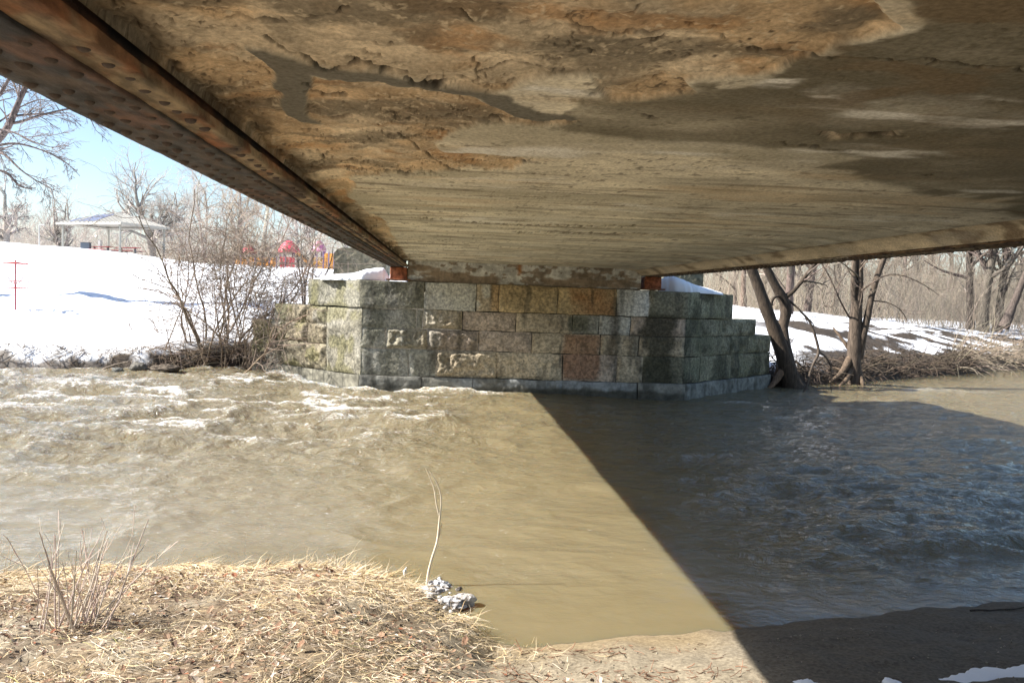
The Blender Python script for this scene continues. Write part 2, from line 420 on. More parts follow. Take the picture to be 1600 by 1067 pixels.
    # right haunch
    hy = 1 / np.linspace(1 / 3.0, 1 / Y1, 260); hy = np.concatenate([[Y0, 0], hy])
    hu = np.linspace(0, 1, 22)
    U, YY = np.meshgrid(hu, hy)
    hx = XR - .01 + U * .20; hz = ZS - .03 - U * .118 + .02 * np.sin(U * np.pi)
    n = fbm(hx * 6, YY * 4, hz * 6, 131, 5)
    hz = hz + (n - .5) * .03 * np.sin(U * np.pi)
    hc = np.broadcast_to(np.array([.60, .51, .37]), U.shape + (3,)) * (.5 + 1. * n)[..., None]
    hc = mixc(hc, (.12, .07, .035), sst(.55, .72, fbm(hx * 8, YY * 5, 0, 137, 4)) * .7)
    hc = mixc(hc, (.48, .44, .37), sst(.58, .7, fbm(hx * 5, YY * 2, 0, 139, 4)) * .5)
    MB().grid(np.stack([hx, YY, hz], -1)[::-1], hc[::-1]).build('haunch', M_soffit, br)

    # girders
    def girder(x0, x1, side):
        """x0 inner edge, x1 outer edge of the flange"""
        sgn = np.sign(x1 - x0); W = abs(x1 - x0)
        xm = (x0 + x1) / 2
        yy = np.concatenate([[Y0, 0], 1 / np.linspace(1 / 1.5, 1 / (Y1 + .55), 240)])

        def prof(pts, col, col2, col3, seed, nz=.004, RW=.3):
            pts = np.array(pts, float)
            # densify profile
            pr = [pts[0]]
            for a, b in zip(pts[:-1], pts[1:]):
                nn = max(1, int(np.linalg.norm(b - a) / .025))
                for i in range(1, nn + 1): pr.append(a + (b - a) * i / nn)
            pr = np.array(pr)
            XX = np.broadcast_to(pr[:, 0], (len(yy), len(pr))); ZZ = np.broadcast_to(pr[:, 1], XX.shape); Yg = np.broadcast_to(yy[:, None], XX.shape)
            nA = fbm(XX * 9, Yg * 3, ZZ * 9, seed, 5); nB = fbm(XX * 14, Yg * 6, ZZ * 14, seed + 5, 5); nC = fbm(XX * 5, Yg * 1.6, ZZ * 5, seed + 9, 4)
            Cc = np.broadcast_to(np.array(col), XX.shape + (3,)) * (.6 + .8 * nA)[..., None]
            Cc = mixc(Cc, col2, sst(.5, .66, nB)); Cc = mixc(Cc, col3, sst(.56, .68, nC)); Cc = mixc(Cc, (.26, .10, .04), sst(.55, .63, fbm(XX * 7, Yg * 2.2, ZZ * 7, seed + 21, 5) + .05 * sst(3.4, 2, Yg)) * RW)
            G = np.stack([XX + (nA - .5) * nz, Yg, ZZ + (nB - .5) * nz * 2], -1)
            return G, Cc
        web = MB()
        xi = xm - sgn * .14
        G, Cc = prof([(xi, ZF + .03), (xi, ZS + .10)], (.05, .034, .022), (.13, .06, .025), (.025, .02, .016), 201 + side, .012)
        web.grid(G if sgn > 0 else G, Cc)
        web.box((min(xi, xm + sgn * .0), Y0, ZF + .032), (max(xi, xm + sgn * .0), Y1 + .5, ZS - .02), (.06, .04, .03)) if False else None
        web.box((xm - .012, Y0, ZF + .04), (xm + .012, Y1 + .5, 4.35 if side == 0 else 5.9), (.10, .06, .04))  # added web height, out of view, lengthens the bridge's shadow on the water
        g = web.build('girder', M_rust, br)
        tag(g, 'left rusty riveted plate girder' if side == 0 else 'right rusty plate girder')
        fl = MB()
        a = x0 + sgn * .12
        G, Cc = prof([(a, ZF + .012), (a, ZF), (x1, ZF), (x1, ZF + .05)], (.070, .067, .069), (.085, .066, .056), (.036, .035, .038), 221 + side) if side == 0 else prof([(a, ZF + .012), (a, ZF), (x1, ZF), (x1, ZF + .05)], (.24, .17, .10), (.12, .06, .035), (.36, .31, .24), 222, .02)
        fl.grid(G, Cc)
        fl.box((min(a, x1) + .004, Y0, ZF + .006), (max(a, x1) - .004, Y1 + .5, ZF + .04), (.06, .05, .045))
        f = fl.build('bottom_flange', M_rust, g)
        an = MB()
        G, Cc = prof([(x0, ZF + .05), (x0, ZF + .014), (a + sgn * .01, ZF + .012)], (.27, .21, .135), (.19, .095, .05), (.085, .06, .045), 241 + side, .008, .65)
        an.grid(G, Cc)
        an.box((min(x0, xm) + .006, Y0, ZF + .034), (max(x0, xm) - .006, Y1 + .5, ZF + .046), (.12, .07, .04))
        an.build('angle_iron', M_rust, g)
        # rivets: domed heads in staggered rows
        th = np.linspace(0, 2 * np.pi, 11)[:-1]; ph = np.array([0, .3, .6, .85, 1.0]) * np.pi / 2

        def dome(x, y, z, r):
            ring = np.stack([np.stack([x + r * np.cos(p) * np.cos(th), y + r * np.cos(p) * np.sin(th), np.full_like(th, z - r * .8 * np.sin(p))], -1) for p in ph])
            return ring
        rows = [x0 + sgn * .05, x0 + sgn * .17, x1 - sgn * .13, x1 - sgn * .045]
        spots = []
        for j, rx in enumerate(rows):
            y = .8 + (.075 if j % 2 else 0)
            while y < Y1 + .3:
                spots.append((rx + rng.normal(0, .004), y + rng.normal(0, .006), ZF + (.016 if j == 0 else .002), j)); y += .15
        spots.sort(key=lambda s_: s_[1])
        spots = [s_ for s_ in spots if rng.uniform() > .12]
        vis = [s_ for s_ in spots if s_[1] > (2.2 if side == 0 else 6.0)]
        gw = np.array(g.matrix_world.translation); base = MB(); base.grid(dome(*gw, .021), (.085, .066, .058), wrap=True)
        first = None
        for s_ in vis[:100]:
            if first is None:
                o = base.build('rivet', M_rust, g); first = o
            else:
                o = first.copy(); o.parent = g; COL.objects.link(o)
            o.location = Vector(s_[:3]) - g.matrix_world.translation; q_ = rng.uniform(.8, 1.15); o.scale = (q_, q_, q_ * rng.uniform(.7, 1.1))
        far = MB()
        for s_ in vis[100:]: far.grid(dome(*s_[:3], .021), (.085, .066, .058), wrap=True)
        tag(far.build('rivets', M_rust, g), kind='stuff')
        return g
    girder(-.92, -1.34, 0)
    girder(4.45, 4.95, 1)
    # end beam of the slab on the abutment
    u = np.linspace(-.93, 4.45, 300); v = np.linspace(2.49, ZS + .03, 40)
    U, V = np.meshgrid(u, v)
    n = fbm(U * 3, V * 9, 0, 301, 5); n2 = fbm(U * 7, V * 14, 0, 305, 5)
    yb = 18.93 + (n2 - .5) * .03
    c = np.broadcast_to(np.array([.66, .66, .63]), U.shape + (3,)) * (.75 + .5 * n)[..., None]
    pe = np.maximum(sst(.53, .58, n2) * .8, sst(.5, .62, fbm(U * 1.3, V * 5, 0, 311, 4) + (2.66 - V) * .9) * .9)
    c = mixc(c, (.26, .19, .125), pe)
    c = mixc(c, (.42, .18, .05), np.exp(-((U - 1.62) / .05) ** 2) * sst(2.68, 2.78, V) * .9)
    eb = MB().grid(np.stack([U, yb, V], -1), c)
    eb.box((-.93, 18.97, 2.46), (4.45, 19.5, ZS + .1), (.3, .26, .2))
    eb.build('end_beam', M_conc, br)
    for x0, x1 in ((-1.40, -.86), (4.46, 5.0)):
        b = MB()
        b.box((x0 + .08, 18.86, 2.505), (x1 - .08, 19.35, 2.79), (.30, .10, .045), .015)
        b.box((x0, 18.80, 2.488), (x1, 19.4, 2.52), (.22, .10, .05), .006)
        b.build('bearing_plate', M_rust, br, smooth=False)
    return br


build_bridge()

# ------------------------------------------------------------------ abutment
YF = 18.9
XC0, XC1 = -1.95, 5.55
zc = [2.48, 1.85, 1.41, .94, .32]


def slope_s(px_x, X0, sg):
    d = ray(px_x, 520); k = d[0] / d[1]
    # X0 + sg*s = k (YF + s)
    return (k * YF - X0) / (sg - k)


def block(mb, O, u, nrm, u0, u1, z0, z1, col, rough=.02, depth=.6, seed=0, res=.03, edge=.022, shade=None):
    O, u, nrm = np.array(O, float), np.array(u, float), np.array(nrm, float)
    g = .007
    u0 += g; u1 -= g; z0 += g; z1 -= g
    nu = max(6, int((u1 - u0) / res)); nz = max(6, int((z1 - z0) / res))
    U, Zz = np.meshgrid(np.linspace(u0, u1, nu), np.linspace(z0, z1, nz))
    ed = np.minimum(np.minimum(U - u0, u1 - U), np.minimum(Zz - z0, z1 - Zz))
    f = sst(0, .09, ed)
    w0 = O + u * ((u0 + u1) / 2)
    nA = fbm(U * 5 + seed * 3.1, Zz * 5, seed, seed, 5, .6); nB = fbm(U * 2.2 + seed, Zz * 3.2, seed * 1.7, seed + 7, 4)
    disp = rough * (f * (.4 + 2.4 * (nA - .4)) + .4 * (nB - .5) + .9 * f * (fbm(U * 17, Zz * 17, seed, seed + 19, 3) - .5)) - edge * .5 * (1 - sst(0, .03 + .05 * nB, ed)) + (nA - .5) * .012
    wu = (fbm(U * 4 + seed, Zz * 4, seed + 3, 41, 4) - .5) * .05; wz = (fbm(U * 3 + 9, Zz * 4 + seed, seed + 5, 43, 4) - .5) * .05
    P = O + (U + wu)[..., None] * u + disp[..., None] * nrm; P[..., 2] = Zz + wz
    C = np.broadcast_to(np.array(col), U.shape + (3,)) * (.72 + .56 * nB)[..., None]
    C = mixc(C, np.array(col) * .5, sst(.55, .7, fbm(U * 8, Zz * 8, seed, seed + 13, 4)) * .5)
    C = C * (.60 + .8 * fbm(P[..., 0] * .9, P[..., 1] * .9, P[..., 2] * 1.3, 47, 5))[..., None]
    if shade is not None: C = shade(P, C, U, Zz)
    C = mixc(C, (.07, .065, .05), sst(.56, .66, fbm(P[..., 0] * 6 + P[..., 1] * 6, P[..., 2] * .9, 3, 49, 4)) * .55)
    i = np.arange(nz * nu).reshape(nz, nu)
    base = mb.n
    mb.grid(P, C)
    # sides back into the wall
    rim = np.concatenate([i[0, :], i[1:, -1], i[-1, -2::-1], i[-2:0:-1, 0]])
    Pr = P.reshape(-1, 3)[rim]; Cr = C.reshape(-1, 3)[rim]
    Pb = Pr - nrm * depth
    mb.grid(np.stack([np.concatenate([Pr, Pr[:1]]), np.concatenate([Pb, Pb[:1]])]), np.concatenate([Cr, Cr[:1]] * 2))


def px2x(p): return XC0 + (p - 565) * (XC1 - XC0) / 509


BUFF, GREYC, PINK, OCHRE, MOSS, PALE = (.46, .385, .275), (.38, .365, .30), (.44, .36, .285), (.48, .37, .21), (.22, .21, .15), (.58, .57, .51)


def build_abutment():
    ab = thing('bridge_abutment', (1.8, 19.5, 0), 'stepped stone block abutment with flared wing walls carrying the bridge end', 'abutment')
    front = MB()
    u, nrm = (1, 0, 0), (0, -1, 0)

    def stain(P, C, U, Z):
        X = P[..., 0]; z = P[..., 2]
        w_ = (fbm(X * 4, z * 4, 0, 401, 4) - .5)
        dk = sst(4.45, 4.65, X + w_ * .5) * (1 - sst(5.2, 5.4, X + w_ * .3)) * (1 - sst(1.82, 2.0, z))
        dk2 = sst(3.05, 3.25, X + w_ * .3) * (1 - sst(3.5, 3.7, X + w_)) * sst(1.9, 1.6, z) * .0
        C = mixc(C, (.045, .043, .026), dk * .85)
        drip = np.exp(-((X - 3.85 + w_ * .25) / .10) ** 2) * sst(.75, 1.0, z) * (1 - sst(2.2, 2.4, z))
        C = mixc(C, (.06, .045, .03), drip * .75)
        ru = sst(2.72, 2.85, X + w_ * .3) * (1 - sst(3.75, 3.9, X + w_ * .3)) * sst(1.84, 1.9, z)
        C = mixc(C, (.32, .135, .045), ru * (.55 + .8 * w_) * .9)
        ru2 = sst(2.6, 2.75, X + w_ * .2) * (1 - sst(3.45, 3.6, X + w_ * .3)) * (1 - sst(1.36, 1.42, z)) * sst(.3, .4, z)
        C = mixc(C, (.29, .13, .06), ru2 * .65)
        gr = sst(2.75, 2.8, X) * (1 - sst(3.2, 3.3, X)) * sst(1.42, 1.5, z) * (1 - sst(1.8, 1.84, z))
        C = mixc(C, (.13, .125, .085), gr * .85)
        # painted-over patches
        pt = sst(-.45, -.4, X) * (1 - sst(.92, 1.0, X)) * sst(1.86, 1.9, z)
        C = mixc(C, (.58, .57, .50), pt * sst(.36, .5, fbm(X * 3, z * 3, 0, 405, 4)) * .85)
        pt2 = sst(3.9, 4.0, X) * (1 - sst(4.3, 4.32, X + w_ * .2)) * sst(1.42, 1.5, z)
        C = mixc(C, (.56, .55, .50), pt2 * sst(.38, .5, fbm(X * 4, z * 2, 0, 409, 4)) * .8)
        pt3 = sst(4.28, 4.3, X) * (1 - sst(4.62, 4.65, X + w_ * .2)) * sst(1.86, 1.9, z)
        C = mixc(C, (.68, .68, .65), pt3 * .85)
        og = sst(.95, 1.0, X) * (1 - sst(1.15, 1.2, X)) * sst(1.86, 1.9, z)
        C = mixc(C, (.50, .33, .16), og * .7)
        mo = (1 - sst(-.9, -.2, X + w_ * 1.2)) * .65
        C = mixc(C, (.27, .26, .205), mo)
        C = mixc(C, (.50, .48, .42), sst(.53, .64, fbm(X * 5, z * 1.6, 2, 413, 5)) * .55 * (1 - sst(-.6, .4, X)))
        C = mixc(C, (.10, .10, .07), sst(.54, .64, fbm(X * 3, z * 1.4, 4, 417, 5)) * .6 * (1 - sst(-.5, .2, X)))
        return C
    courses = [
        [(565, MOSS, .008), (661, PALE, .012), (741, BUFF, .012), (776, OCHRE, .03), (868, OCHRE, .02), (961, PALE, .01), (1012, MOSS, .01), (1074, None, 0)],
        [(565, GREYC, .008), (650, GREYC, .02), (660, BUFF, .075), (721, PINK, .025), (804, BUFF, .03), (893, GREYC, .012), (935, PALE, .012), (985, PINK, .012), (1074, None, 0)],
        [(565, GREYC, .012), (604, BUFF, .10), (667, PINK, .085), (747, PINK, .03), (830, BUFF, .025), (938, BUFF, .02), (1000, BUFF, .02), (1074, None, 0)],
        [(565, GREYC, .012), (640, GREYC, .015), (681, BUFF, .10), (776, BUFF, .045), (880, PINK, .025), (966, BUFF, .02), (1008, MOSS, .015), (1074, None, 0)]]
    sd = 1
    for ci in (1, 2, 3):
        row = courses[ci]
        for a, b in zip(row[:-1], row[1:]):
            block(front, (0, YF, 0), u, nrm, px2x(a[0]), px2x(b[0]), zc[ci + 1], zc[ci], np.array(a[1]) * rng.uniform(.85, 1.12), a[2], .5, sd, shade=stain); sd += 1
    front.box((XC0 + .1, YF + .03, -.5), (XC1 - .1, YF + .7, 2.3), (.06, .055, .046))
    front.build('front_wall', M_stone, ab)
    cap = MB()
    row = courses[0]
    for a, b in zip(row[:-1], row[1:]):
        block(cap, (0, YF - .05, 0), u, nrm, px2x(a[0]) - (.03 if a[0] == 565 else 0), px2x(b[0]) + (.03 if b[0] == 1074 else 0), zc[1], zc[0], np.array(a[1]) * rng.uniform(.9, 1.1), a[2], .9, sd, shade=stain); sd += 1
    cap.box((XC0 + .05, YF + .02, 1.9), (XC1 - .05, YF + 1.4, zc[0] - .012), (.22, .21, .17))
    cap.build('cap_course', M_stone, ab)
    fo = MB()

    def foot(P, C, U, Z):
        z = P[..., 2]; X = P[..., 0]
        w_ = fbm(X * 4, z * 4, 0, 431, 4) - .5
        C = mixc(C, (.30, .315, .32), sst(.12, .17, z + w_ * .3) * (1 - sst(4.0, 4.6, X)) * sst(.0, .5, X + w_) * sst(.36, .5, fbm(X * 2, z * 4, 0, 433, 4)) * .8)
        C = mixc(C, (.05, .047, .035), (1 - sst(.08, .16, z + w_ * .12)) * .8)
        return C
    for a, b in ((565, 660), (660, 740), (740, 880), (880, 1000), (1000, 1074)):
        block(fo, (0, YF - .07, 0), u, nrm, px2x(a), px2x(b) + (.04 if b == 1074 else 0), -.6, zc[4], (.21, .205, .18), .015, .6, sd, shade=foot); sd += 1
    # wings
    q = math.sqrt(.5)
    for sg, X0, steps, nm in ((-1, XC0, (482, 428, 395), 'left'), (1, XC1, (1141, 1181, 1205), 'right')):
        uu = np.array([sg * q, q, 0]); nn = np.array([sg * q, -q, 0])
        if sg < 0: pass
        L = [slope_s(p, X0, sg) / q for p in steps]
        wg = MB(); cp = MB()
        if sg < 0:
            def shade(P, C, U, Z):
                t = fbm(U * 1.5, P[..., 2] * 2, 3, 451, 5)
                C = mixc(C, (.33, .315, .27), sst(.5, .62, t) * .6)
                C = mixc(C, (.15, .14, .05), sst(.50, .62, fbm(U * 3, P[..., 2] * 3, 5, 455, 5)) * .55)
                return C
            cols = [(.19, .185, .135), (.215, .185, .13), (.205, .175, .12), (.21, .185, .13)]
            base = 1.0
        else:
            def shade(P, C, U, Z):
                t = fbm(U * 2.5, P[..., 2] * 2.5, 3, 461, 5)
                C = mixc(C, (.05, .05, .03), sst(.5, .64, t + (sst(1.0, .3, P[..., 2])) * .08) * .75)
                C = mixc(C, (.19, .19, .12), sst(.52, .66, fbm(U * 3, P[..., 2] * 3, 5, 465, 5)) * .5)
                return C
            cols = [(.22, .215, .145), (.235, .225, .16), (.21, .20, .135), (.21, .195, .13)]
        ends = [L[0], L[1], L[2], L[2]]
        # sign so that u runs away from the corner
        for ci in range(4):
            e = ends[ci]
            if ci == 0: cuts = [0.0, e] if sg < 0 else [0.0, e]
            elif sg < 0: cuts = {1: [1.25, 2.05, e], 2: [1.25, 2.0, 2.9, e], 3: [1.25, 2.05, 3.0, e]}[ci]
            else: cuts = {1: [0, .85, 1.9, e], 2: [0, 1.9, 3.4, e], 3: [0, .8, 2.5, e]}[ci]
            for a, b in zip(cuts[:-1], cuts[1:]):
                rgh = .012
                if sg < 0 and a > .9 and ci > 0: rgh = .075
                if sg > 0 and a > 1.5: rgh = .03
                off = .05 if ci == 0 else 0
                block(cp if ci == 0 else wg, np.array([X0, YF, 0]) + nn * off, uu, nn, a + (.0 if ci else -.02), b, zc[ci + 1], zc[ci], np.array(cols[ci]) * rng.uniform(.85, 1.15), rgh, .62, sd, shade=shade); sd += 1
        if sg < 0:
            block(wg, np.array([X0, YF, 0]), uu, nn, -.02, 1.25, zc[4], zc[1], (.23, .215, .17), .02, .62, sd, shade=shade); sd += 1
        # mortar core behind the blocks
        def core(mb, l, z0, z1, back=.04, th=.56, s0=.1):
            A = np.array([X0, YF, 0]) + uu * s0 - nn * back; B = np.array([X0, YF, 0]) + uu * (l - .04) - nn * back
            Ab, Bb = A - nn * th, B - nn * th
            V = []
            for z in (z0, z1):
                for p_ in (A, B, Bb, Ab): V.append([p_[0], p_[1], z])
            mb.add(V, [[0, 1, 2, 3], [4, 7, 6, 5], [0, 4, 5, 1], [1, 5, 6, 2], [2, 6, 7, 3], [3, 7, 4, 0]], None, (.07, .066, .05))
        core(wg, L[2], -.5, zc[2] - .012); core(wg, L[1], zc[2] - .02, zc[1] - .012)
        core(cp, L[0], zc[1] + .02, zc[0] - .015)
        tag(wg.build('wing_wall', M_stone, ab), 'sunlit left wing wall with rough faced blocks' if sg < 0 else 'shaded mossy right wing wall')
        tag(cp.build('wing_cap', M_stone, ab), 'left cap block' if sg < 0 else 'right cap block')
        # wing footing
        cuts = [0, L[2] * .5, L[2]]
        for a, b in zip(cuts[:-1], cuts[1:]):
            block(fo, np.array([X0, YF, 0]) + nn * (.07 if sg > 0 else .02), uu, nn, a, b, -.6, zc[4], (.20, .196, .17) if sg > 0 else (.17, .16, .125), .012, .66, sd, shade=None if sg > 0 else None); sd += 1
    fo.build('footing', M_conc, ab)
    return ab


build_abutment()

# ------------------------------------------------------------------ terrain
bx = np.array([-200, -60, -20, -14, -10.6, -7.5, -6, -5.2, -2, 5.6, 9.2, 9.7, 12.2, 24, 60, 200])
by = np.array([30, 23, 21, 20.6, 20.55, 20.75, 21.5, 22.3, 19.5, 19.5, 22.9, 22.5, 24.2, 33, 54, 120.])


def bank_y(X): return np.interp(X, bx, by)


def crest_h(k):
    # ground height at Y = 55 as a function of the bearing X/Y
    ks = [-1.2, -.62, -.44, -.36, -.29, -.21, -.12, .1, .3]
    sl = [.046, .0445, .0385, .0320, .0265, .0250, .024, .012, -.002]
    return 2.2 + np.interp(k, ks, sl) * 55


def ground_z(X, Y):
    X, Y = np.asarray(X, float), np.asarray(Y, float)
    d = (Y - bank_y(X)) * np.where(X > 9, .82, 1)
    k = X / np.maximum(Y, 15)
    zl = np.interp(d, [-2, -.4, 0, .22, .34, .5, 1.0, 3.5, 9, 20], [-1, -.5, -.06, .2, .34, .47, .72, 1.35, 2.15, 3.0])
    far = crest_h(k)
    t = sst(14, 35, d)
    zl = zl * (1 - t) + far * t
    zl = np.where(d > 30, zl + (np.maximum(d - 34, 0)) * .018, zl)
    zr = np.interp(d, [-2, -.4, 0, .3, .8, 1.5, 3.5, 7, 14, 80, 300], [-1, -.5, -.06, .25, .55, .75, 1.45, 2.0, 2.3, 2.6, 6])
    low = np.interp(X, [12, 16, 26], [1.0, .93, .72])
    zr = np.where(d > 0, zr * low, zr)
    t = sst(3, 10, X + (Y - 25) * -.05)
    z = zl * (1 - t) + zr * t
    # embankment of the road behind the abutment
    side = np.maximum(np.maximum(-1.6 - X, X - 5.3), 0)
    emb = 2.44 - side * .55
    emb = np.where(d > .02, emb, -1) - np.maximum(Y - 40, 0) * .1
    z = np.maximum(z, emb)
    n = (fbm(X * .35, Y * .35, 0, 501, 4) - .5) * .35 * sst(.5, 4, d) + (fbm(X * 1.4, Y * 1.4, 0, 505, 4) - .5) * .16 * sst(.2, 1.2, d) + (fbm(X * 6, Y * 6, 0, 507, 3) - .5) * .06 * sst(0, .3, d)
    n = n + (fbm(X * 3, Y * .6, 0, 509, 3) - .5) * .22 * (1 - sst(.5, 1.5, d))
    return z + n


def build_terrain():
    xs = np.concatenate([np.linspace(-200, -40, 30)[:-1], np.linspace(-40, -16, 60)[:-1], np.linspace(-16, 30, 480)[:-1], np.linspace(30, 200, 60)])
    dys = np.concatenate([np.linspace(-.8, .9, 40)[:-1], np.linspace(.9, 6, 70)[:-1], np.geomspace(6, 60, 110)[:-1], np.geomspace(60, 500, 20)])
    X, D = np.meshgrid(xs, dys); Y = bank_y(X) + D
    Z = ground_z(X, Y)
    d = D * np.where(X > 9, .82, 1)
    n = fbm(X * 2, Y * 2, 0, 521, 5); nn = fbm(X * 5, Y * 5, 0, 525, 5)
    snow = sst(.02, .16, d - .32 + (n - .5) * 1.1 + (fbm(X * 1.1, Y * .3, 0, 523, 3) - .5) * .9 + (Z - .35) * .2)
    snow = snow * (1 - .95 * np.exp(-((X + 5.9) / 1.0) ** 4) * sst(1.25, .75, d + (n - .5) * .8))
    # right bank: bare earth, roots and matted stems break through the snow
    rt = sst(9, 12, X)
    bare = sst(.41, .52, fbm(X * .9, Y * 1.3, 0, 531, 5) + .42 * sst(1.9, .3, d) - .10 * sst(14, 11, X) - .25 * sst(4, 8, d))
    snow = snow * (1 - rt * bare)
    dirty = sst(1.3, .3, d) * sst(.36, .62, nn) * .7
    E = np.broadcast_to(np.array([.05, .038, .027]), X.shape + (3,)) * (.25 + 1.5 * fbm(X * 9, Y * 9, Z * 9, 527, 4))[..., None]
    E = mixc(E, (.30, .27, .24), sst(-7.5, -9.5, X) * sst(.42, .6, n) * .55)
    C = np.broadcast_to(np.array([.86, .88, .91]), X.shape + (3,)).copy()
    C = mixc(C, (.45, .41, .36), dirty)
    # far woods floor on the right: leaf litter
    lf = sst(10, 22, d) * sst(5, 10, X) * .9
    C = mixc(C, (.30, .24, .17), lf)
    C = C * snow[..., None] + E * (1 - snow[..., None])
    mb = MB().grid(np.stack([X, Y, Z], -1), C)
    tag(mb.build('snowy_bank', M_bank), kind='structure')
    # near bank
    xs = np.linspace(-9, 10, 420); ys = np.concatenate([np.linspace(-8, 2.8, 20)[:-1], np.linspace(2.8, 7.2, 230)])
    X, Y = np.meshgrid(xs, ys)
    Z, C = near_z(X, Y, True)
    tag(MB().grid(np.stack([X, Y, Z], -1), C).build('river_shore', M_ground), kind='structure')


sx = np.array([-9, -3.3, -1.6, -.7, -.2, .05, .2, .3, .5, .9, 1.5, 2.2, 4.3, 10])
sy = np.array([4.8, 5.75, 6.15, 6.1, 5.95, 5.85, 5.55, 5.2, 5.1, 5.2, 5.3, 5.5, 5.95, 7.1])


def near_z(X, Y, col=False):
    X, Y = np.asarray(X, float), np.asarray(Y, float)
    d = np.interp(X, sx, sy) - Y + (fbm(X * 3, Y * 3, 0, 551, 4) - .5) * .25
    zg = np.interp(d, [-3, -.4, 0, .12, .35, .9, 2.5, 6], [-1.2, -.2, -.02, .10, .26, .36, .46, .6])
    zs = np.interp(d, [-3, -.6, 0, .3, 1.0, 2.5, 6], [-.8, -.12, -.01, .07, .18, .36, .58])
    t = sst(-.65, .28, X - (Y - 5) * .15)
    z = zg * (1 - t) + zs * t
    # wet sand ridge on the shaded side
    n = fbm(X * 2, Y * 2, 0, 555, 5); nf = fbm(X * 9, Y * 9, 0, 557, 5)
    z = z + (n - .5) * .10 * sst(.1, .6, d) + (nf - .5) * .05 * sst(0, .3, d) * (1 - .5 * t)
    if not col: return z
    C = np.broadcast_to(np.array([.235, .20, .145]), X.shape + (3,)) * (.82 + .36 * nf)[..., None]
    wet = 1 - sst(.12, .6, d + (n - .5) * .3)
    C = mixc(C, (.22, .165, .09), wet * .8)
    soil = (1 - t) * sst(.42, .55, fbm(X * 2.3, Y * 2.3, 0, 561, 5) + .12)
    C = mixc(C, (.20, .15, .095), soil * .85)
    C = mixc(C, (.10, .065, .04), sst(.56, .66, fbm(X * 5, Y * 5, 0, 565, 5)) * (1 - t) * .7)
    sand_shade = sst(1.6, 2.2, X) * .8  # bridge shade painted into the sand as a darker tone
    C = mixc(C, (.10, .088, .072), sand_shade)
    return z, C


build_terrain()

# ------------------------------------------------------------------ water


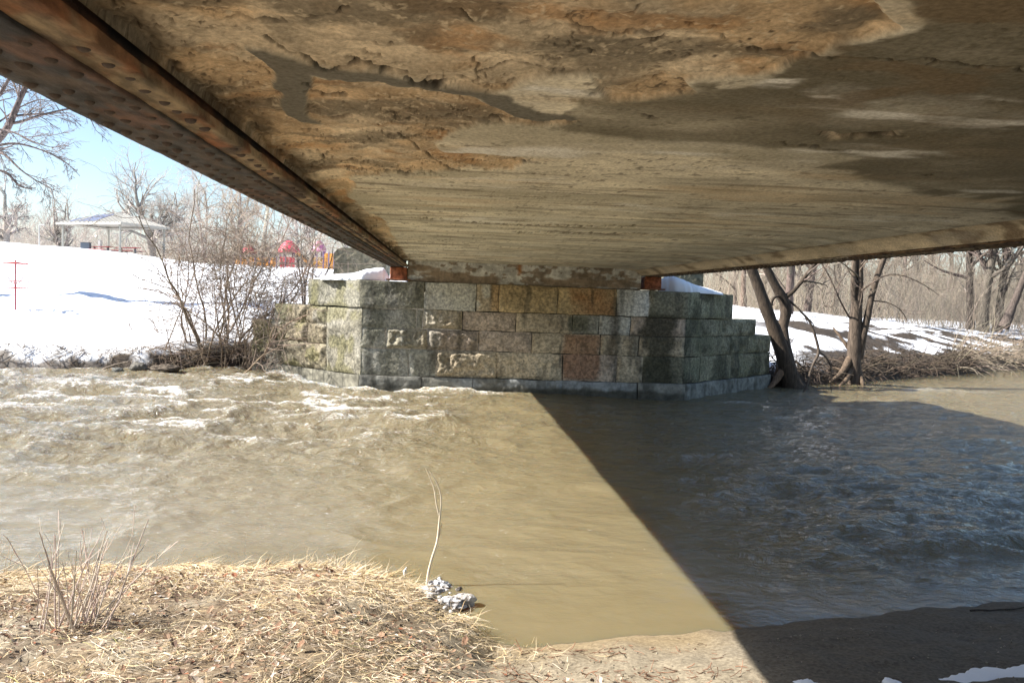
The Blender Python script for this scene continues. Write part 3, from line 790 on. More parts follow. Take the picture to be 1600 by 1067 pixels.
def build_water():
    Yr = np.concatenate([1 / np.linspace(1 / 4.2, 1 / 26, 430), np.geomspace(26.3, 220, 40)])
    ks = np.concatenate([np.linspace(-4, -.75, 30)[:-1], np.linspace(-.75, .95, 680)[:-1], np.linspace(.95, 4, 30)])
    K, Y = np.meshgrid(ks, Yr); X = K * Y
    P0 = np.stack([X, Y, 0 * X], -1)
    px, py = to_px(P0)
    left = 1 - sst(-2, 3, X); farr = sst(7, 14, Y)
    amp = (.25 + .75 * farr) * (.45 + .75 * left) + .95 * sst(2.2, 4, X) * (1 - farr)
    xa = X + (fbm(X * .5, Y * .5, 0, 601, 3) - .5) * 2
    h1 = fbm(xa * .42, Y * .8, 0, 605, 3) - .5
    r = 1 - np.abs(2 * fbm(xa * .9, Y * 1.5, 0, 611, 4) - 1)
    h3 = fbm(X * 3.2, Y * 4.6, 0, 615, 4) - .5
    Z = amp * (.27 * h1 + .19 * (r - .75) + .07 * h3 + .03 * (fbm(X * 7, Y * 9, 0, 617, 3) - .5))
    Z = Z - .055 * np.tanh((X - 1.8) / 4) * sst(12, 17, Y)
    foam = np.zeros_like(X)
    # breaking crests: (px, py, half length m, half width m, height, foam)
    for a, b, l, wd, hh, ff in [(540, 655, .75, .22, .13, .55), (650, 661, .75, .16, .09, .62), (470, 662, .5, .14, .05, .45), (225, 607, 1.3, .25, .12, .5), (110, 615, 1.2, .22, .08, .45), (215, 650, .6, .22, .13, .48), (395, 692, .4, .14, .05, .55), (215, 683, .4, .12, .05, .5), (330, 668, .9, .2, .05, .42), (20, 660, .7, .2, .07, .42), (210, 803, .5, .14, .02, .40), (380, 795, .5, .1, .02, .36), (70, 745, .5, .2, .03, .38), (790, 672, .3, .12, .04, .42), (640, 607, .85, .16, .10, .62), (560, 600, .9, .2, .05, .52), (720, 612, .6, .1, .04, .5), (480, 590, 1.2, .25, .04, .45), (1150, 627, .8, .3, .06, .52), (1215, 648, .35, .12, .02, .5), (1460, 608, 1.4, .3, .10, .48), (1530, 612, 1., .2, .04, .45), (320, 597, .9, .25, .05, .44), (700, 690, .9, .15, .03, .3), (120, 690, 1.2, .25, .05, .38)]:
        c = at_z(a, b, 0)
        yw = (fbm(X * 1.5, 0 * X, 0, 621 + int(a), 3) - .5) * .5
        ff = ff * .82
        e = np.exp(-np.abs((X - c[0]) / l) ** 2.5 - ((Y - c[1] + yw * .6) / wd) ** 2)
        Z += hh * e; foam = np.maximum(foam, ff * np.exp(-np.abs((X - c[0]) / l) ** 2.5 - ((Y - c[1] + yw * .6 + wd * .3) / (wd * 1.1)) ** 2))
    # flecks on ridge tops over the left and far water
    foam = np.maximum(foam, sst(.80, .97, r) * .47 * farr * (left * .8 + .2) * (.5 + 1.0 * fbm(X * .7, Y * .9, 0, 633, 3)))
    foam = np.maximum(foam, .25 * left * farr * (.6 + .9 * fbm(X * .6, Y * 1.2, 0, 631, 3)))
    foam = np.maximum(foam, .19 + .08 * left)
    # foam where the current meets the masonry
    dw = np.abs(Y - (YF - .05)); on = (X > XC0 - .2) & (X < 2.2)
    foam = np.maximum(foam, np.where(on, .54 * np.exp(-(dw / .4) ** 2) * (1 - sst(.8, 2.6, X)), 0))
    dl = np.abs((Y - YF) + (X - XC0)) * .7
    foam = np.maximum(foam, np.where((X < XC0) & (X > -5.4), .56 * np.exp(-(dl / .5) ** 2), 0))
    Z = Z + np.where(on, .07 * np.exp(-((Y - YF + .18) / .14) ** 2) * (.4 + 1.2 * fbm(X * 2.5, 0 * X, 0, 641, 3)), 0) * (1 - sst(1.0, 2.6, X))
    chop = .10 + .75 * left * farr + .22 * farr + .12 * left + .75 * sst(2.0, 3.4, X) * (1 - sst(9, 15, Y) * .4)
    # calm shallows at the near shore
    calm = sst(0, 1.6, Y - np.interp(X, sx, sy) + .2)
    Z = Z * (.12 + .88 * calm); chop = chop * (.25 + .75 * calm)
    foam = foam * (.2 + .8 * calm)
    o = MB().grid(np.stack([X, Y, Z], -1), (.2, .2, .2)).build('river_water', M_water)
    attr(o, 'foam', foam); attr(o, 'chop', np.clip(chop, 0, 1))
    tag(o, kind='structure')


build_water()

# ------------------------------------------------------------------ vegetation tools


def unit(v): return v / (np.linalg.norm(v, axis=-1, keepdims=True) + 1e-9)


def paths(org, dr, ln, k, wander, trop):
    m = len(org); P = np.zeros((m, k, 3)); P[:, 0] = org; d = unit(np.asarray(dr, float))
    for i in range(1, k):
        d = unit(d + rng.normal(0, wander, (m, 3)) + np.asarray(trop))
        P[:, i] = P[:, i - 1] + d * (ln / (k - 1))[:, None]
    return P


def spawn(P, Rr, n, lr, ang, wander, trop, k, tmin=.3, rr=.55, rtip=.3, tmax=1.0):
    m, kk = P.shape[:2]
    t = rng.uniform(tmin, tmax, (m, n)); f = t * (kk - 1); i = np.clip(f.astype(int), 0, kk - 2); fr = (f - i)[..., None]
    mi = np.arange(m)[:, None]
    org = P[mi, i] * (1 - fr) + P[mi, i + 1] * fr
    tan = unit(P[mi, i + 1] - P[mi, i])
    rad = Rr[mi, i] * (1 - fr[..., 0]) + Rr[mi, i + 1] * fr[..., 0]
    rv = unit(np.cross(tan, rng.normal(0, 1, tan.shape)))
    a = rng.normal(ang, ang * .25, t.shape)[..., None]
    d = tan * np.cos(a) + rv * np.sin(a)
    L = np.linalg.norm(np.diff(P, axis=1), axis=2).sum(1)[:, None] * lr * rng.uniform(.6, 1.25, t.shape) * (1.15 - .5 * t)
    org, d, L, rad = org.reshape(-1, 3), d.reshape(-1, 3), L.ravel(), rad.ravel() * rr
    Q = paths(org, d, L, k, wander, trop)
    return Q, rad[:, None] * np.linspace(1, rtip, k)[None]


def tcol(m, base, var=.2):
    c = np.array(base) * rng.uniform(1 - var, 1 + var, (m, 1)); return c * rng.uniform(.95, 1.05, (m, 3))


def tree(name, base, h, r, label, cat='tree', group=None, lean=(0, 0, 0), col=(.16, .13, .105), tcolr=(.26, .22, .18), n1=7, n2=7, n3=6, n4=0, ang=.9, trunk_frac=.55, wander=.13, spread=.75, tm=.35, twig=.011, up=.03, stems=1):
    """a bare tree: tapered trunk with limbs, and a crown of branches and twigs"""
    base = np.array(base, float)
    T = thing(name, base, label, cat, group)
    org = np.repeat(base[None] - np.array([0, 0, .15]), stems, 0) + rng.normal(0, r * (.8 if stems > 1 else 0), (stems, 3)) * np.array([1, 1, 0])
    dr = np.array([0, 0, 1.]) + np.array(lean) + rng.normal(0, .04 if stems == 1 else .22, (stems, 3))
    P0 = paths(org, dr, np.full(stems, h * trunk_frac), 9, wander * .4, (0, 0, .05))
    R0 = r * np.linspace(1, .55, 9)[None] * np.ones((stems, 1)); R0[:, 0] *= 1.35
    tr = MB().tubes(P0, R0, 9, tcol(stems, col))
    P1, R1 = spawn(P0, R0, n1, spread, ang, wander, (0, 0, up), 8, tm, .62, .25)
    # leader
    tip = P0[:, -1]; td = unit(P0[:, -1] - P0[:, -2])
    PL = paths(tip, td, np.full(stems, h * (1 - trunk_frac)), 8, wander, (0, 0, .03)); RL = R0[:, -1:] * np.linspace(1, .15, 8)[None]
    P1 = np.concatenate([P1, PL]); R1 = np.concatenate([R1, RL])
    tr.tubes(P1, R1, 6, tcol(len(P1), col))
    tr.build('trunk', M_bark, T)
    cr = MB()
    P2, R2 = spawn(P1, R1, n2, .55, .75, wander * 1.2, (0, 0, up), 6, .2, .6, .3)
    cr.tubes(P2, np.maximum(R2, twig * .9), 5, tcol(len(P2), tcolr))
    P3, R3 = spawn(P2, np.maximum(R2, twig), n3, .55, .7, wander * 1.3, (0, 0, up), 5, .15, .6, .4)
    R3 = np.maximum(R3, twig * .6); cr.tubes(P3, R3, 3, tcol(len(P3), tcolr))
    if n4:
        P4, R4 = spawn(P3, R3, n4, .6, .7, wander * 1.4, (0, 0, up * .5), 4, .1, .7, .5)
        cr.tubes(P4, np.maximum(R4, twig * .45), 3, tcol(len(P4), tcolr))
    cr.build('crown', M_twig, T)
    return T


def gpt(x, Y):
    """ground point on the bearing of photo column x at depth Y"""
    d = ray(x, 470); X = d[0] / d[1] * Y
    return np.array([X, Y, float(ground_z(X, Y))])


# ------------------------------------------------------------------ left bank: trees
PALEB, PALET = (.34, .305, .27), (.46, .42, .38)
tree('oak_tree', gpt(236, 98), 12.0, .5, 'spreading bare oak behind the picnic shelter', col=PALEB, tcolr=PALET, n1=15, n2=9, n3=7, n4=3, ang=1.1, trunk_frac=.38, spread=1.5, twig=.022, wander=.18, tm=.45, up=.03)
tree('oak_tree', gpt(8, 88), 9, .45, 'rounded bare oak left of the picnic shelter', col=PALEB, tcolr=PALET, n1=10, n2=9, n3=6, n4=2, ang=1.0, trunk_frac=.4, spread=1.0, twig=.026, wander=.2, tm=.25)
tree('young_tree', gpt(96, 92), 7, .2, 'slim multi stemmed tree beside the shelter edge', col=PALEB, tcolr=PALET, n1=8, n2=6, n3=4, ang=.6, trunk_frac=.5, spread=.6, twig=.022, stems=4, tm=.2)
tree('bare_tree', gpt(62, 125), 7.5, .25, 'small distant bare tree between the left oak and the shelter', col=PALEB, tcolr=PALET, n1=9, n2=7, n3=5, ang=.7, trunk_frac=.5, spread=.7, twig=.03, stems=2, tm=.2)
for i, (x, Y, h, st, lb) in enumerate([(318, 80, 11, 2, 'tall bare tree rising just right of the oak and shelter'), (352, 62, 8.5, 2, 'tan tree with clinging dry leaves above the tangled shrub'), (408, 78, 13, 1, 'tall bare tree behind the first red playground roof'), (462, 92, 15, 1, 'thick bare trunk rising behind the red domed play tower'), (492, 75, 12, 2, 'bare tree between the two play towers'), (540, 85, 13, 1, 'bare tree behind the parapet left of the bridge end'), (285, 105, 8, 3, 'low bushy tree right of the shelter roof')]):
    tree('bare_tree', gpt(x, Y), h, .24 if st == 1 else .13, lb, col=PALEB, tcolr=(.40, .33, .26) if i == 1 else PALET, n1=9, n2=8, n3=6, n4=2 if i != 6 else 0, ang=.75, trunk_frac=.55, spread=.65, twig=.014 + .004 * (Y > 80), stems=st, tm=.25, wander=.16, group='bare trees behind the playground hill')


def shrub():
    b = at_y(358, 545, 21.9); b[2] = float(ground_z(b[0], b[1]))
    T = thing('tangled_shrub', b, 'tall tangled shrub of bare vines on the left bank beside the abutment', 'shrub')
    st = MB(); tw = MB()
    n = 40
    org = b + np.stack([rng.normal(.1, .65, n), rng.normal(.2, .5, n), np.full(n, -.2)], -1)
    org[:, 2] = ground_z(org[:, 0], org[:, 1]) - .1
    d = np.stack([rng.normal(.10, .30, n), rng.normal(0, .25, n), np.ones(n)], -1)
    P = paths(org, d, rng.uniform(1.9, 4.3, n), 10, .13, (0, 0, .02)); Rr = rng.uniform(.012, .034, n)[:, None] * np.linspace(1, .4, 10)[None]
    st.tubes(P, Rr, 5, tcol(n, (.24, .18, .13)))
    P2, R2 = spawn(P, Rr, 9, .55, .85, .2, (.0, 0, -.03), 8, .3, .6, .4)
    c2 = tcol(len(P2), (.25, .19, .145)); st.tubes(P2, np.maximum(R2, .005), 4, c2)
    P3, R3 = spawn(P2, R2, 4, .6, .9, .25, (0, 0, -.05), 6, .2, .7, .5)
    tw.tubes(P3, np.maximum(R3, .004), 3, tcol(len(P3), (.29, .23, .18)))
    P4, R4 = spawn(P3[::2], R3[::2], 3, .7, .9, .25, (0, 0, -.03), 5, .2, .8, .6)
    tw.tubes(P4, np.maximum(R4, .0032), 3, tcol(len(P4), (.31, .25, .2)))
    # ball of matted vine in the upper half
    m = 560; c = at_y(375, 398, 22.0)
    o2 = c + rng.normal(0, 1, (m, 3)) * np.array([.75, .6, .42])
    P5 = paths(o2, rng.normal(0, 1, (m, 3)), rng.uniform(.5, 1.6, m), 9, .35, (0, 0, -.03))
    tw.tubes(P5, np.full((m, 9), .005), 3, tcol(m, (.25, .195, .15)))
    # arching canes to the left and roots over the cut bank
    m = 26
    o3 = b + np.stack([rng.normal(.5, .4, m), rng.normal(-.1, .3, m), rng.uniform(.6, 2.4, m)], -1)
    P8 = paths(o3, np.stack([rng.normal(.9, .3, m), rng.normal(-.25, .25, m), rng.uniform(-.2, .8, m)], -1), rng.uniform(1.0, 2.6, m), 9, .13, (.01, 0, -.09))
    st.tubes(P8, np.full((m, 9), .008) * np.linspace(1, .5, 9), 4, tcol(m, (.24, .19, .15)))
    Q8, S8 = spawn(P8, np.full((m, 9), .007), 5, .4, .8, .2, (0, 0, -.04), 6, .2, .7, .5); tw.tubes(Q8, np.maximum(S8, .0035), 3, tcol(len(Q8), (.28, .22, .17)))
    m = 46
    o3 = b + np.stack([rng.normal(-.1, .5, m), rng.normal(0, .4, m), rng.uniform(0, 1.2, m)], -1)
    P6 = paths(o3, np.stack([rng.normal(-.7, .4, m), rng.normal(-.2, .4, m), rng.uniform(.2, 1, m)], -1), rng.uniform(1.0, 2.4, m), 9, .12, (-.02, 0, -.12))
    tw.tubes(P6, np.full((m, 9), .006), 3, tcol(m, (.27, .21, .165)))
    m = 110
    o4 = np.stack([b[0] + rng.uniform(-1.3, .9, m), np.zeros(m), np.zeros(m)], -1); o4[:, 1] = bank_y(o4[:, 0]) + rng.uniform(.1, .7, m); o4[:, 2] = ground_z(o4[:, 0], o4[:, 1]) + .05
    P7 = paths(o4, np.stack([rng.normal(-.3, .6, m), rng.normal(-.6, .3, m), rng.uniform(0, .7, m)], -1), rng.uniform(.4, 1.1, m), 8, .22, (0, -.02, -.16))
    st.tubes(P7, np.full((m, 8), .009) * np.linspace(1, .5, 8), 4, tcol(m, (.20, .145, .10)))
    st.build('stems', M_twig, T); tw.build('twigs', M_twig, T)


shrub()
# second wiry shrub nearer the abutment
b = at_y(478, 470, 24.5); b[2] = float(ground_z(b[0], b[1]))
tree('wiry_shrub', b, 2.9, .03, 'thin dark wiry shrub just behind the stepped left wing wall', 'shrub', col=(.09, .07, .06), tcolr=(.11, .09, .075), n1=5, n2=5, n3=4, ang=.7, trunk_frac=.7, spread=.5, twig=.006, stems=5, wander=.2, tm=.25)

# debris heap on the cut bank
rb = at_y(455, 452, 23.6)
m = 140
o = rb + rng.normal(0, 1, (m, 3)) * np.array([.45, .3, .05]); o[:, 2] = ground_z(o[:, 0], o[:, 1]) + rng.uniform(0, .18, m)
tag(MB().tubes(paths(o, np.stack([rng.normal(0, 1, m), rng.normal(0, .6, m), rng.normal(.1, .3, m)], -1), rng.uniform(.3, .9, m), 6, .15, (0, 0, -.02)), np.full((m, 6), .014), 4, tcol(m, (.06, .05, .045))).build('brush_heap', M_twig, loc=rb), 'dark heap of dead brush in snow behind the left wing', 'brush heap')


def rock(name, c, r, label, col, seed, cat='rock', sub=28, m=M_stone, amp=.5):
    th, ph = np.meshgrid(np.linspace(0, 2 * np.pi, sub * 2)[:-1], np.linspace(-np.pi / 2, np.pi / 2, sub))
    D = np.stack([np.cos(ph) * np.cos(th), np.cos(ph) * np.sin(th), np.sin(ph)], -1)
    n = fbm(D[..., 0] * 2 + seed, D[..., 1] * 2, D[..., 2] * 2 + seed, seed, 5)
    P = np.array(c) + D * np.array(r) * (1 - amp * .75 + amp * 1.5 * n + .35 * (fbm(D[..., 0] * 5 + seed, D[..., 1] * 5, D[..., 2] * 5, seed + 1, 4) - .5))[..., None]
    C = np.broadcast_to(np.array(col), P.shape) * (.5 + 1. * fbm(P[..., 0] * 9, P[..., 1] * 9, P[..., 2] * 9, seed + 3, 4))[..., None]
    return tag(MB().grid(P, C, wrap=True).build(name, m, loc=c), label, cat)


rock('river_rock', at_y(217, 575, 20.6) , (.19, .16, .15), 'larger grey rock at the foot of the undercut left bank', (.16, .15, .13), 3)
rock('river_rock', at_y(184, 579, 20.5), (.12, .11, .08), 'smaller grey rock left of the big rock at the bank', (.15, .15, .135), 9)
rock('earth_clod', at_y(258, 576, 20.8), (.36, .3, .10), 'low brown clod of earth fallen from the left bank', (.13, .105, .08), 14, 'clod')
# driftwood by the rocks
p = np.array([at_y(150, 582, 20.5), at_y(165, 575, 20.5), at_y(178, 570, 20.55), at_y(200, 565, 20.6)])
tag(MB().tubes(p, [.015, .02, .018, .01], 6, (.3, .25, .2)).build('driftwood', M_bark, loc=p[0]), 'pale driftwood stick lying beside the left bank rocks', 'stick')

# ------------------------------------------------------------------ left hill furniture


def basket():
    b = at_y(24, 485, 24); b[2] = float(ground_z(b[0], b[1])); s = 73 / 1291 * 24 / 1.35
    T = thing('disc_golf_basket', b, 'red disc golf basket standing on the snowy hill', 'disc golf basket')
    col = (.62, .10, .09)
    z = lambda f: b[2] + 1.38 * s * f
    MB().tubes([[b[0], b[1], b[2] - .2], [b[0], b[1], z(.5)], [b[0], b[1], z(1.0)]], [.025, .025, .02], 10, (.40, .10, .13)).build('pole', M_paint, T)
    a = np.linspace(0, 2 * np.pi, 25)

    def ring(mb, zz, r, t): mb.tubes(np.stack([b[0] + r * np.cos(a), b[1] + r * np.sin(a), np.full_like(a, zz)], -1), np.full(25, t), 6, col)
    h = MB(); ring(h, z(.93), .30, .018)
    for t in np.linspace(0, np.pi, 4)[:-1]:
        h.tubes([[b[0] - .3 * math.cos(t), b[1] - .3 * math.sin(t), z(.93)], [b[0], b[1], z(.95)], [b[0] + .3 * math.cos(t), b[1] + .3 * math.sin(t), z(.93)]], [.012] * 3, 5, col)
    h.build('chain_holder', M_paint, T)
    ch = MB()
    for t in np.linspace(0, 2 * np.pi, 13)[:-1]:
        u = np.linspace(0, 1, 8); rr = .26 * (1 - u ** 2.2) + .05
        ch.tubes(np.stack([b[0] + rr * np.cos(t), b[1] + rr * np.sin(t), z(.93) + (z(.52) - z(.93)) * u], -1), np.full(8, .006), 4, (.35, .33, .33))
    ch.build('chains', M_paint, T)
    tr = MB(); ring(tr, z(.58), .33, .010); ring(tr, z(.44), .32, .014); ring(tr, z(.44), .16, .008)
    for t in np.linspace(0, 2 * np.pi, 17)[:-1]:
        tr.tubes([[b[0], b[1], z(.43)], [b[0] + .32 * math.cos(t), b[1] + .32 * math.sin(t), z(.44)], [b[0] + .33 * math.cos(t), b[1] + .33 * math.sin(t), z(.58)]], [.006] * 3, 4, col)
    tr.build('tray', M_paint, T)


basket()


def shelter():
    Yc = 84
    c = at_y(178, 385, Yc); gz = float(ground_z(c[0], c[1]))
    T = thing('picnic_shelter', (c[0], c[1], gz), 'open picnic shelter with pale ribbed hip roof on the hilltop', 'shelter')
    s = Yc / 1291.
    # plan: long axis turned about 35 degrees to the view
    an = math.radians(-28); ux = np.array([math.cos(an), math.sin(an), 0]); uy = np.array([-math.sin(an), math.cos(an), 0])
    W, D = 4.3, 3.0
    ze = at_y(178, 352, Yc)[2]; zr = at_y(178, 334, Yc)[2]
    pt = lambda a, b_, z: np.array([c[0], c[1], 0]) + ux * a + uy * b_ + np.array([0, 0, z])
    roof = MB()
    E = [pt(-W, -D, ze), pt(W, -D, ze), pt(W, D, ze), pt(-W, D, ze)]; Rg = [pt(-W + D, 0, zr), pt(W - D, 0, zr)]
    for dz, c_ in ((0, (.40, .385, .345)), (-.12, (.34, .32, .28))):
        o_ = np.array([0, 0, dz]); V = [e + o_ for e in E] + [r_ + o_ for r_ in Rg]
        roof.add(V, [[0, 1, 5, 4], [2, 3, 4, 5]], [[1, 2, 5], [3, 0, 4]], c_)
    for i in range(4):
        a_, b_ = E[i], E[(i + 1) % 4]; roof.add([a_, b_, b_ - [0, 0, .2], a_ - [0, 0, .2]], [[0, 1, 2, 3]], None, (.40, .38, .33))
    rf = roof.build('roof', M_paint, T, smooth=False)
    for f in (.16, .28, .36, .43, .50):  # dark blue stripes of colour laid just above the front slope
        V = []
        for ff in (f, f + .055):
            xx = -W + 2 * W * ff; t = min(1, min(ff, 1 - ff) * 2 * W / D)
            for g_ in (.12, .92): V.append(pt(xx, -D + D * t * g_, ze + (zr - ze) * t * g_ + .02))
        MB().add(V, [[0, 1, 3, 2]], None, (.12, .16, .30)).build('blue_stripe', M_paint, rf)
    ribs = MB()
    for f in np.linspace(.04, .96, 15):
        a_ = E[0] * (1 - f) + E[1] * f; t = min(1, min(f, 1 - f) * 2 * W / D)
        xx = -W + 2 * W * f; top = pt(xx, -D + D * t, ze + (zr - ze) * t)
        ribs.tubes([a_ + [0, 0, .03], top + [0, 0, .03]], [.035, .035], 4, (.42, .40, .36))
        top2 = pt(xx, D - D * t, ze + (zr - ze) * t); ribs.tubes([pt(xx, D, ze + .03), top2 + [0, 0, .03]], [.035, .035], 4, (.42, .40, .36))
    for f in np.linspace(.1, .9, 9):
        t = min(f, 1 - f) * 2
        for sx_ in (-1, 1):
            ribs.tubes([pt(sx_ * W, -D + 2 * D * f, ze + .03), pt(sx_ * (W - D * t), -D + 2 * D * f, ze + (zr - ze) * t + .03)], [.035] * 2, 4, (.42, .40, .36))
    ribs.build('roof_ribs', M_paint, rf)
    for a_ in (-W + .5, W - .5):
        for b_ in (-D + .4, D - .4):
            p0 = pt(a_, b_, 0); g = float(ground_z(p0[0], p0[1]))
            MB().box((p0[0] - .09, p0[1] - .09, min(g, gz) - 1.0), (p0[0] + .09, p0[1] + .09, ze + .05), (.33, .32, .28), .02).build('post', M_paint, T)
    bm = MB()
    for b_ in (-D + .4, D - .4): bm.tubes([pt(-W + .3, b_, ze - .1), pt(W - .3, b_, ze - .1)], [.1, .1], 4, (.36, .34, .30))
    for a_ in (-W + .5, W - .5): bm.tubes([pt(a_, -D + .2, ze - .1), pt(a_, D - .2, ze - .1)], [.1, .1], 4, (.36, .34, .30))
    bm.build('roof_beams', M_paint, T, smooth=False)

    # tables under the roof
    def table(a_, b_, lb):
        p0 = pt(a_, b_, 0); g = float(ground_z(p0[0], p0[1])); q0 = np.array([p0[0], p0[1], g + .28])
        t = thing('picnic_table', q0, lb, 'picnic table', 'red picnic tables under the shelter')
        rot = np.array([ux, uy, [0, 0, 1]]).T
        MB().box((-1.3, -.38, .70), (1.3, .38, .76), (.42, .05, .05), .01, rot, q0).build('tabletop', M_paint, t)
        for s_ in (-1, 1): MB().box((-1.3, s_ * .72 - .14, .42), (1.3, s_ * .72 + .14, .47), (.42, .05, .05), .01, rot, q0).build('bench', M_paint, t)
        for s_ in (-1, 1):
            f = MB(); f.box((s_ * .9 - .04, -.75, .36), (s_ * .9 + .04, .75, .42), (.15, .15, .15), .01, rot, q0); f.box((s_ * .9 - .04, -.1, -.35), (s_ * .9 + .04, .1, .70), (.15, .15, .15), .01, rot, q0)
            f.build('leg', M_paint, t)
    table(-.3, -1.2, 'red picnic table under the shelter nearer the grey bin'); table(2.6, -.6, 'red picnic table at the right end of the shelter')
    for x, yt, yb, wd, cc, nm, lb, ct in [(134, 379, 389, .42, (.09, .11, .14), 'storage_bin', 'dark grey storage bin under the shelter', 'bin'), (156.5, 375, 387, .12, (.7, .68, .62), 'utility_box', 'small white utility box on a post in the shelter', 'utility box')]:
        p0 = at_y(x, yb, Yc - 1.0); p1 = at_y(x, yt, Yc - 1.0)
        b_ = MB(); b_.box((p0[0] - wd, p0[1] - .25, p0[2] - .35), (p0[0] + wd, p0[1] + .25, p1[2] - .06), cc, .03)
        b_.box((p0[0] - wd - .03, p0[1] - .28, p1[2] - .06), (p0[0] + wd + .03, p0[1] + .28, p1[2]), np.array(cc) * .8, .015)
        tag(b_.build(nm, M_paint, loc=p0, smooth=False), lb, ct)


shelter()
p0 = gpt(61, 80); p1 = at_y(61, 352, 80)
lp = MB().tubes([p0 - [0, 0, .3], (p0 + p1) / 2, p1], [.06, .05, .04], 8, (.5, .5, .48)).tubes([p1, p1 + [.25, 0, .06], p1 + [.5, 0, .02]], [.04, .05, .06], 6, (.45, .45, .43))
tag(lp.build('lamp_post', M_paint, loc=p0), 'thin grey lamp post on the hill left of the shelter', 'lamp post')


def tower(x, Y, roof_top, roof_bot, wpx, col, lb, tiers=4, panel=(.55, .05, .07), posts=(.20, .13, .20), cap=False):
    g = gpt(x, Y); s = Y / 1291.
    T = thing('play_tower', g, lb, 'play tower', 'playground towers beyond the snow')
    zt = at_y(x, roof_top, Y)[2]; zb = at_y(x, roof_bot, Y)[2]; r = wpx / 2 * s
    th = np.linspace(0, 2 * np.pi, 25)[:-1]
    pr = []
    for i in range(tiers):
        f0, f1 = i / tiers, (i + 1) / tiers
        r0 = r * math.cos(f0 * 1.35); r1 = r * math.cos(f1 * 1.35)
        pr += [(r0, zb + (zt - zb) * f0), (r0 * .98, zb + (zt - zb) * (f0 + .05)), (r1 * 1.06, zb + (zt - zb) * (f1 - .01))]
    pr.append((.02, zt)); pr = [(r * .9, zb + .02)] + pr
    P = np.array([[[g[0] + a * math.cos(t), g[1] + a * math.sin(t), z] for t in th] for a, z in pr])
    MB().grid(P, col, wrap=True).build('roof', M_paint, T)
    for t in np.linspace(0, 2 * np.pi, 7)[:-1] + .3:
        q = np.array([g[0] + r * .78 * math.cos(t), g[1] + r * .78 * math.sin(t), 0])
        MB().tubes([q + [0, 0, g[2] - .3], q + [0, 0, zb + .05]], [.06, .06], 8, posts).build('post', M_paint, T)
    zd = g[2] + .25 * (zb - g[2])
    dk = MB(); dk.box((g[0] - r * .75, g[1] - r * .75, zd), (g[0] + r * .75, g[1] + r * .75, zd + .1), (.2, .12, .1), .01)
    dk.build('deck', M_paint, T)
    pn = MB()
    for k_ in (-.55, -.28, 0, .28, .55): pn.box((g[0] + k_ * r - .10, g[1] - r * .72, g[2] - .1), (g[0] + k_ * r + .10, g[1] - r * .68, zd + (zb - g[2]) * .45), panel, .02)
    pn.build('front_panel', M_paint, T)
    return g, zd


tower(450, 66, 376, 395, 33, (.66, .05, .10), 'playground tower with a red tiered domed roof')
tower(497, 74, 376, 393, 22, (.62, .22, .36), 'smaller playground tower with a pink roof near the bridge', 3, (.6, .3, .05))
tower(388, 70, 384, 396, 24, (.55, .05, .08), 'playground tower with a low red roof half hidden by the shrub', 3)


def orange_parts():
    # orange climbing panels and slides between the towers
    for i, (x0, x1, yt, yb, Y, lb) in enumerate([(365, 432, 402, 416, 68, 'long orange play panel left of the red domed tower'), (462, 488, 398, 418, 66, 'orange slide between the red and the pink roofed towers'), (505, 530, 396, 418, 68, 'orange play panel right of the pink roofed tower')]):
        a, b = at_y(x0, yb, Y), at_y(x1, yb, Y); zt = at_y((x0 + x1) / 2, yt, Y)[2]; zb = float(ground_z((a[0] + b[0]) / 2, Y)) - .1
        T = thing('climbing_wall' if i != 1 else 'slide', ((a[0] + b[0]) / 2, Y, zb), lb, 'climbing wall' if i != 1 else 'slide')
        col = (.72, .30, .05)
        if i != 1:
            n = 6 if i == 0 else 3
            for k in range(n + 1):
                x = a[0] + (b[0] - a[0]) * k / n
                MB().tubes([[x, Y, zb - .2], [x, Y, zt + .12]], [.05, .05], 8, (.16, .10, .22)).build('post', M_paint, T)
            for k in range(n):
                x = a[0] + (b[0] - a[0]) * k / n; x2 = a[0] + (b[0] - a[0]) * (k + 1) / n
                MB().box((x + .07, Y - .03, zb + .12), (x2 - .07, Y + .03, zt), col, .02).build('panel', M_paint, T)
        else:
            u = np.linspace(0, 1, 14); xs_ = a[0] + (b[0] - a[0]) * u; zs_ = zt + (zb + .25 - zt) * sst(0, 1, u)
            w_ = np.array([(-.45, .25), (-.42, 0), (0, -.05), (.42, 0), (.45, .25)])
            P = np.array([[[x, Y + wy, z + wz] for wy, wz in w_] for x, z in zip(xs_, zs_)])
            MB().grid(P, col).build('chute', M_paint, T)
            for k in (1, 5):
                MB().tubes([[xs_[k], Y, zb - .2], [xs_[k], Y, zs_[k] - .05]], [.05, .05], 8, (.16, .10, .22)).build('post', M_paint, T)


orange_parts()

